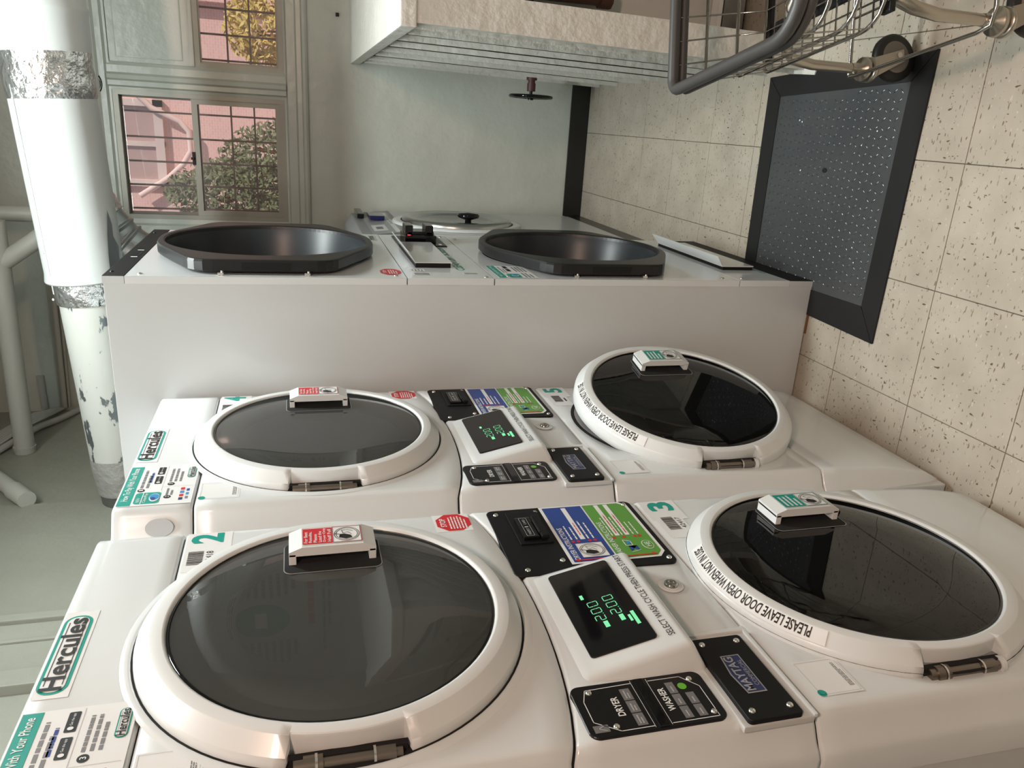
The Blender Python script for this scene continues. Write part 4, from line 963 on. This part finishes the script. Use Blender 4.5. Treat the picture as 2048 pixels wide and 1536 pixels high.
# small black hook and handwheels on the back wall
q = B(); q.box((-.006, -.012, -.008), (.010, 0, .008), BLACK, .002); q.cyl((0, -.022, .0), (0, -.01, .0), .004, BLACK, 10); q.obj('wall_hook', loc=(.432, YB, 1.308), label='tiny black hook on the back wall beside the shelf top', cat='hook')
def handwheel(loc, axis, r, label, stem):
    t = thing('valve', loc, label, 'valve'); ax = Vector(axis)
    q = B(); u = ax.orthogonal().normalized(); v_ = ax.cross(u)
    q.tube([(u * cos(2 * pi * i / 32) + v_ * sin(2 * pi * i / 32)) * r for i in range(32)], .0085, BLACKG, 10, closed=True)
    for i in range(4): a = pi / 2 * i + .3; d = u * cos(a) + v_ * sin(a); q.tube([d * .008, d * r * .97 + ax * .001], .006, BLACKG, 8)
    q.cyl(-ax * .010, ax * .016, .013, BLACKG, 16); q.obj('handwheel', t)
    q = B(); q.cyl(-ax * .03, ax * .0, .008, BLACK, 12); q.cyl(-ax * .060, -ax * .024, .021, RUSTR, 8); q.cyl(-ax * .076, -ax * .058, .017, RUSTR, 14); q.cyl(-ax * stem, -ax * .074, .026, RUSTR, 8); q.obj('gland', t)
handwheel((.122, 3.80, .420), (-1, 0, 0), .098, 'black handwheel valve sticking out of the slatted cover', .13)
handwheel((.512, 4.0, 1.238), (0, 0, 1), .100, 'black handwheel seen edge-on above the painted shelf top', .10)

# ================================================================= RADIATOR COVER (painted wood)
rc = thing('radiator_cover', (.205, 2.232, 0), 'white painted wooden radiator cover with overlapping slats against the back wall', 'radiator cover')
def lean(z): return .030 * z / 1.23
q = B(); q.box((lean(1.2) - .012, -.006, 1.205), (1.0, YB - 2.232 - .002, 1.248), WOODP, .004); q.obj('top_board', rc)
# front corner post
def board(y0, y1, x0, x1, z0, z1, m=WOODP, bev=.002):
    q = B(); T = Matrix.Shear('XY', 4, (0, 0)) if False else None
    vs = [];
    for z in (z0, z1):
        for x, y in ((x0, y0), (x1, y0), (x1, y1), (x0, y1)): vs.append((x + lean(z), y, z))
    q.add(vs, [(0, 3, 2, 1), (4, 5, 6, 7), (0, 1, 5, 4), (1, 2, 6, 5), (2, 3, 7, 6), (3, 0, 4, 7)], m); return q
board(.0, .05, .0, .088, 0, 1.205).obj('corner_post', rc)
yy = [2.232 + .05, 2.45, 2.66, 2.91, 3.18, 3.43, 3.74, 3.98, 4.113]
for i, (a, c) in enumerate(zip(yy, yy[1:])):
    q = B(); a -= 2.232; c -= 2.232; vs = []; z0_ = 0.002 if a > .3 else .0; zt_ = 1.205 - .012 * (i % 2)
    for z in (z0_, zt_):
        for x, y in ((-.010, a), (.008, a), (.036, c + .012), (.018, c + .012)): vs.append((x + lean(z), min(y, 1.886), z))
    q.add(vs, [(0, 3, 2, 1), (4, 5, 6, 7), (0, 1, 5, 4), (1, 2, 6, 5), (2, 3, 7, 6), (3, 0, 4, 7)], WOODP); q.obj('slat', rc)
q = board(.0, .03, .088, .95, 0.9, 1.205); 
board(.0, .03, .088, .98, 1.13, 1.205).obj('front_rail', rc)
board(.0, .05, .93, 1.0, 0, 1.205).obj('corner_post', rc)
# heater body and pipes inside
rd = thing('radiator', (.60, 3.2, 0), 'pale metal heater box inside the painted wooden cover', 'radiator')
q = B(); q.box((-.30, -.55, .10), (.34, .55, .85), STEPB, .01); q.box((-.28, -.58, .02), (.34, -.45, .10), mat('marble_dust', (.33, .33, .32), .5, vary=.8), .004); q.box((-.32, -.60, .115), (.36, -.552, .13), STKW); q.obj('body', rd)
q = B(); q.cyl((-.20, -.62, .55), (-.20, -.62, 1.05), .030, RUST, 18); q.cyl((-.20, -.62, .53), (-.20, -.62, .57), .038, RUST, 10); q.cyl((-.20, -.62, 1.0), (.3, -.62, 1.02), .030, RUST, 16); q.cyl((-.23, -.62, .80), (-.05, -.5, .80), .016, BLACKM, 12); q.obj('rusty_pipe', rd)
# broken foot strip
q = B(); q.add([(-.012, -.05, 0), (.010, -.06, 0), (.022, .10, 0), (-.004, .09, 0), (-.010, -.05, .006), (.008, -.058, .009), (.020, .098, .012), (-.002, .088, .010)], [(3, 2, 1, 0), (4, 5, 6, 7), (0, 1, 5, 4), (1, 2, 6, 5), (2, 3, 7, 6), (3, 0, 4, 7)], WOODP); q.obj('wood_scrap', loc=(.20, 2.23, 0.003), label='broken white painted strip at the foot of the slatted cover', cat='wood scrap')

# ================================================================= FLOOR HATCH
fh = thing('floor_hatch', (-.145, 2.06, 0), 'black framed dark grey tread plate hatch set in the tiled floor', 'floor hatch')
C4 = [(.190, 2.417), (.232, 1.704), (-.520, 1.716), (-.498, 2.400)]   # outer corners
I4 = [(.130, 2.345), (.158, 1.775), (-.430, 1.785), (-.435, 2.335)]   # inner corners
oc = Vector((-.145, 2.06))
for i in range(4):
    a, b_, c_, d_ = C4[i], C4[(i + 1) % 4], I4[(i + 1) % 4], I4[i]; e = .0012
    P = [Vector(p) - oc for p in (a, b_, c_, d_)]; cen = sum(P, Vector((0, 0))) / 4
    P = [p + (cen - p).normalized() * e for p in P]
    q = B(); vs = [(p.x, p.y, .0005) for p in P] + [(p.x, p.y, .0065) for p in P]; q.add(vs, [(4, 5, 6, 7), (0, 1, 5, 4), (1, 2, 6, 5), (2, 3, 7, 6), (3, 0, 4, 7)], FRAMEB); q.obj('frame_board', fh)
q = B(); P = [Vector(p) - oc for p in I4]; q.add([(p.x, p.y, .001) for p in P] + [(p.x, p.y, .0045) for p in P], [(4, 5, 6, 7), (0, 1, 5, 4), (1, 2, 6, 5), (2, 3, 7, 6), (3, 0, 4, 7)], PLATE); q.obj('plate', fh)
LUG = mat('worn_lug', (.075, .08, .085), .22, metal=.35)
q = B(); st = .0235
def inside(x, y):
    for i in range(4):
        a, b_ = I4[i], I4[(i + 1) % 4]
        if (b_[0] - a[0]) * (y - a[1]) - (b_[1] - a[1]) * (x - a[0]) > -.006: return False
    return True
for i in range(-30, 30):
    for j in range(-30, 30):
        x_, y_ = -.145 + i * st, 2.06 + j * st
        if not inside(x_, y_) or random.random() < .03: continue
        ang = (pi / 4 if (i + j) % 2 else -pi / 4); L_ = .0098; W_ = .0028; cx, sx = cos(ang), sin(ang); x_ -= oc.x; y_ -= oc.y
        q.add([(x_ - cx * L_, y_ - sx * L_, .0046), (x_ - sx * W_, y_ + cx * W_, .0046), (x_ + cx * L_, y_ + sx * L_, .0046), (x_ + sx * W_, y_ - cx * W_, .0046), (x_ - cx * L_ * .35, y_ - sx * L_ * .35, .0072), (x_ + cx * L_ * .35, y_ + sx * L_ * .35, .0072)],
              [(0, 3, 4), (0, 4, 1), (3, 2, 5), (3, 5, 4), (1, 4, 5), (1, 5, 2)], LUG, True)
q.obj('tread_lugs', fh, kind='stuff')
q = B(); q.disc((-.060 + .145 - .02, 2.055 - 2.06, .0066), (0, 0, 1), .010, DARK, 20, ry=.007); q.obj('finger_hole', fh)
q = B(); rnd = random.Random(4)
for i in range(9): x_, y_ = rnd.uniform(-.25, .24), rnd.uniform(-.24, .24); q.disc((x_, y_, .0067), (0, 0, 1), rnd.uniform(.0015, .003), STKW, 8)
q.obj('paint_specks', fh, kind='stuff')

# ================================================================= WIRE LAUNDRY CART
ct = thing('laundry_cart', (.25, 1.40, 0), 'chrome wire laundry cart with grey rubber rim rolling over the floor hatch', 'cart', rz=0)
ct.rotation_euler = (0, 0, math.atan2(.19, .98) * 1.0)
# local: x = w (to the right), y = v (away); local y axis = (-.19,.98)
def rloop(x0, x1, y0, y1, z, rn, rf, n=6):
    pts = []
    for cx, cy, st_, r_ in ((x1 - rn, y0 + rn, 3, rn), (x1 - rf, y1 - rf, 0, rf), (x0 + rf, y1 - rf, 1, rf), (x0 + rn, y0 + rn, 2, rn)):
        for i in range(n + 1): a = pi / 2 * (st_ + i / n); pts.append((cx + r_ * cos(a), cy + r_ * sin(a), z))
    return pts
CL = .70
q = B(); pts = rloop(-.080, CL + .08, -.072, .418, .655, .085, .028); q.tube(pts, .0135, RUBBER, 12, closed=True)
# bumper skirt
vs = [(x, y, .655) for x, y, z in pts] + [(x, y, .622) for x, y, z in pts]; n_ = len(pts)
q.tube([(x, y, .632) for x, y, z in pts], .0105, RUBBER, 10, closed=True); q.add([(x, y, z + dz_) for dz_ in (-.002, -.026) for x, y, z in pts], [(i, (i + 1) % n_, n_ + (i + 1) % n_, n_ + i) for i in range(n_)], BLACKM); q.obj('rubber_rim', ct)
lv = [(.655, -.076, -.068, .414), (.580, -.058, -.050, .402), (.505, -.044, -.034, .392), (.435, -.032, -.020, .384)]
for z, x0, y0, y1 in lv[1:]:
    q = B(); q.tube(rloop(x0, CL - x0, y0, y1, z, .07, .022), .0042, CHROME, 8, closed=True); q.obj('hoop', ct)
q = B(); zt_, xa, ya, yb = lv[0]; zb_, xb2, yc, yd = lv[3]
N1 = 16
for i in range(1, N1):       # wires down the far and near faces, across the bottom
    t = i / N1; x = xb2 + (CL - 2 * xb2) * t; xt = xa + (CL - 2 * xa) * t
    q.tube([(xt, yb, zt_), (x, yd, zb_), (x, yc, zb_), (xt, ya, zt_)], .0021, CHROME, 5)
N2 = 11
for i in range(1, N2):
    t = i / N2; y = yc + (yd - yc) * t; yt = ya + (yb - ya) * t
    q.tube([(xa, yt, zt_), (xb2, y, zb_), (CL - xb2, y, zb_), (CL - xa, yt, zt_)], .0021, CHROME, 5)
q.obj('basket_wires', ct, kind='stuff')
# bent legs
def leg(x, y, sx, sy):
    q = B(); q.tube([(x + sx * .20, y + sy * .17, .425), (x + sx * .10, y + sy * .08, .420), (x + sx * .035, y + sy * .02, .400), (x + sx * .008, y, .355), (x, y, .30), (x, y, .175)], [.0125, .0125, .0135, .0135, .0125, .0115], NICKEL, 14); q.obj('leg', ct)
    q = B(); q.tube([(x, y, .19), (x, y, .165), (x, y, .160), (x, y, .150), (x, y, .146)], [.013, .014, .028, .030, .024], NICKEL, 20)
    q.lathe([(.028, .0), (.031, .006), (.028, .012), (.012, .013)], (x, y, .128), (0, 0, 1), NICKEL, 24)
    hx, hy = x + .034, y + .003      # trailing wheel
    for s_ in (-1, 1):
        # fork cheek
        nn = Vector((hx - x, hy - y, 0)).normalized(); sd_ = Vector((-nn.y, nn.x, 0)) * .019 * s_
        a = Vector((x, y, .135)) + sd_; c2 = Vector((hx, hy, .056)) + sd_; pv = nn * .024
        vs = [a - pv, a + pv, c2 + nn * .016 + Vector((0, 0, -.006)), c2 - nn * .013 + Vector((0, 0, -.008))]; e_ = sd_.normalized() * .0025
        q.add([v + e_ for v in vs] + [v - e_ for v in vs], [(0, 1, 2, 3), (7, 6, 5, 4), (0, 4, 5, 1), (1, 5, 6, 2), (2, 6, 7, 3), (3, 7, 4, 0)], NICKEL)
    q.obj('caster_fork', ct)
    q = B(); nn = Vector((hx - x, hy - y, 0)).normalized(); ax = Vector((-nn.y, nn.x, 0))
    q.lathe([(.030, -.011), (.052, -.011), (.0575, -.008), (.0585, 0), (.0575, .008), (.052, .011), (.030, .011)], (hx, hy, .0595 + .0045), ax, TYRE, 36); q.obj('caster_wheel', ct)
    q = B(); q.lathe([(0, -.013), (.018, -.013), (.032, -.0115), (.046, -.0105), (.046, .0105), (.032, .0115), (.018, .013), (0, .013)], (hx, hy, .064), ax, HUB, 28)
    q.cyl(Vector((hx, hy, .064)) - ax * .025, Vector((hx, hy, .064)) + ax * .025, .007, SCREW, 10); q.obj('wheel_hub', ct)
for x, y, sx, sy in ((0, 0, 1, 1), (0, .385, 1, -1), (CL - .04, 0, -1, 1), (CL - .04, .385, -1, -1)): leg(x, y, sx, sy)
q = B(); q.tube([(-.016, .400, .180), (-.018, .38, .180), (-.018, .02, .180), (-.012, -.012, .180), (.02, -.022, .180), (CL - .07, -.022, .180), (CL - .02, .0, .180), (CL - .02, .385, .180), (.02, .400, .180), (-.012, .402, .180)], .0048, CHROME, 10)
q.obj('lower_rack', ct)
q = B()
for x in (.12, .33, .54): q.tube([(x, -.02, .18), (x, .40, .18)], .003, CHROME, 8)
q.obj('rack_wires', ct)
q = B(); q.box((-.01, -.02, .415), (CL - .03, .01, .428), BLACK, .002); q.box((-.01, .375, .415), (CL - .03, .40, .428), BLACK, .002); q.box((.05, 0, .415), (.08, .39, .426), BLACK, .002)
for x in (.02, .065): q.lathe([(.009, 0), (.008, .005), (0, .008)], (x, -.005, .428), (0, 0, 1), SCREW, 12)
q.obj('basket_support', ct)

# ================================================================= things the machine doors reflect
ps = thing('notice_poster', (1.55, YB - .002, 1.35), 'pale notice poster with a green oval on the back wall, mirrored in door 2', 'poster')
q = B(); q.box((-.40, -.004, 0), (.40, 0, .86), PAPER); q.obj('paper', ps)
f = Flat(o=(0, -.0046, 0), sd=(1, 0, 0), td=(0, 0, 1)); f.ell(0, .46, .13, .17, TEAL, 1); f.rect(-.06, .43, .06, .50, STKW, 2); f.micro(-.33, .70, .33, .83, 3, BLK, 1, 1); f.micro(-.36, .24, -.17, .64, 9, GREY, 1, 2); f.micro(.17, .24, .36, .64, 9, GREY, 1, 3); f.micro(-.33, .12, .33, .20, 1, RED, 1, 4); f.micro(-.33, .03, .33, .10, 2, GREY, 1, 5)
f.obj('print', ps)
def fixture(loc, label):
    t = thing('tube_light_fixture', loc, label, 'ceiling light', 'fluorescent fixtures')
    q = B(); q.box((-.62, -.09, .03), (.62, .09, .085), CEILP, .004); q.obj('housing', t)
    for y in (-.045, .045):
        q = B(); q.cyl((-.59, y, .008), (.59, y, .008), .013, mat('lit_tube', (.9, .9, .9), .4, emit=(.93, 1, .97), es=9), 12); q.obj('tube', t)
fixture((.05, 2.15, 2.90), 'fluorescent tube light on the ceiling beside the white duct')
fixture((-.66, .95, 2.90), 'fluorescent tube light on the ceiling above the numbered machines')
bpy.context.view_layer.update()
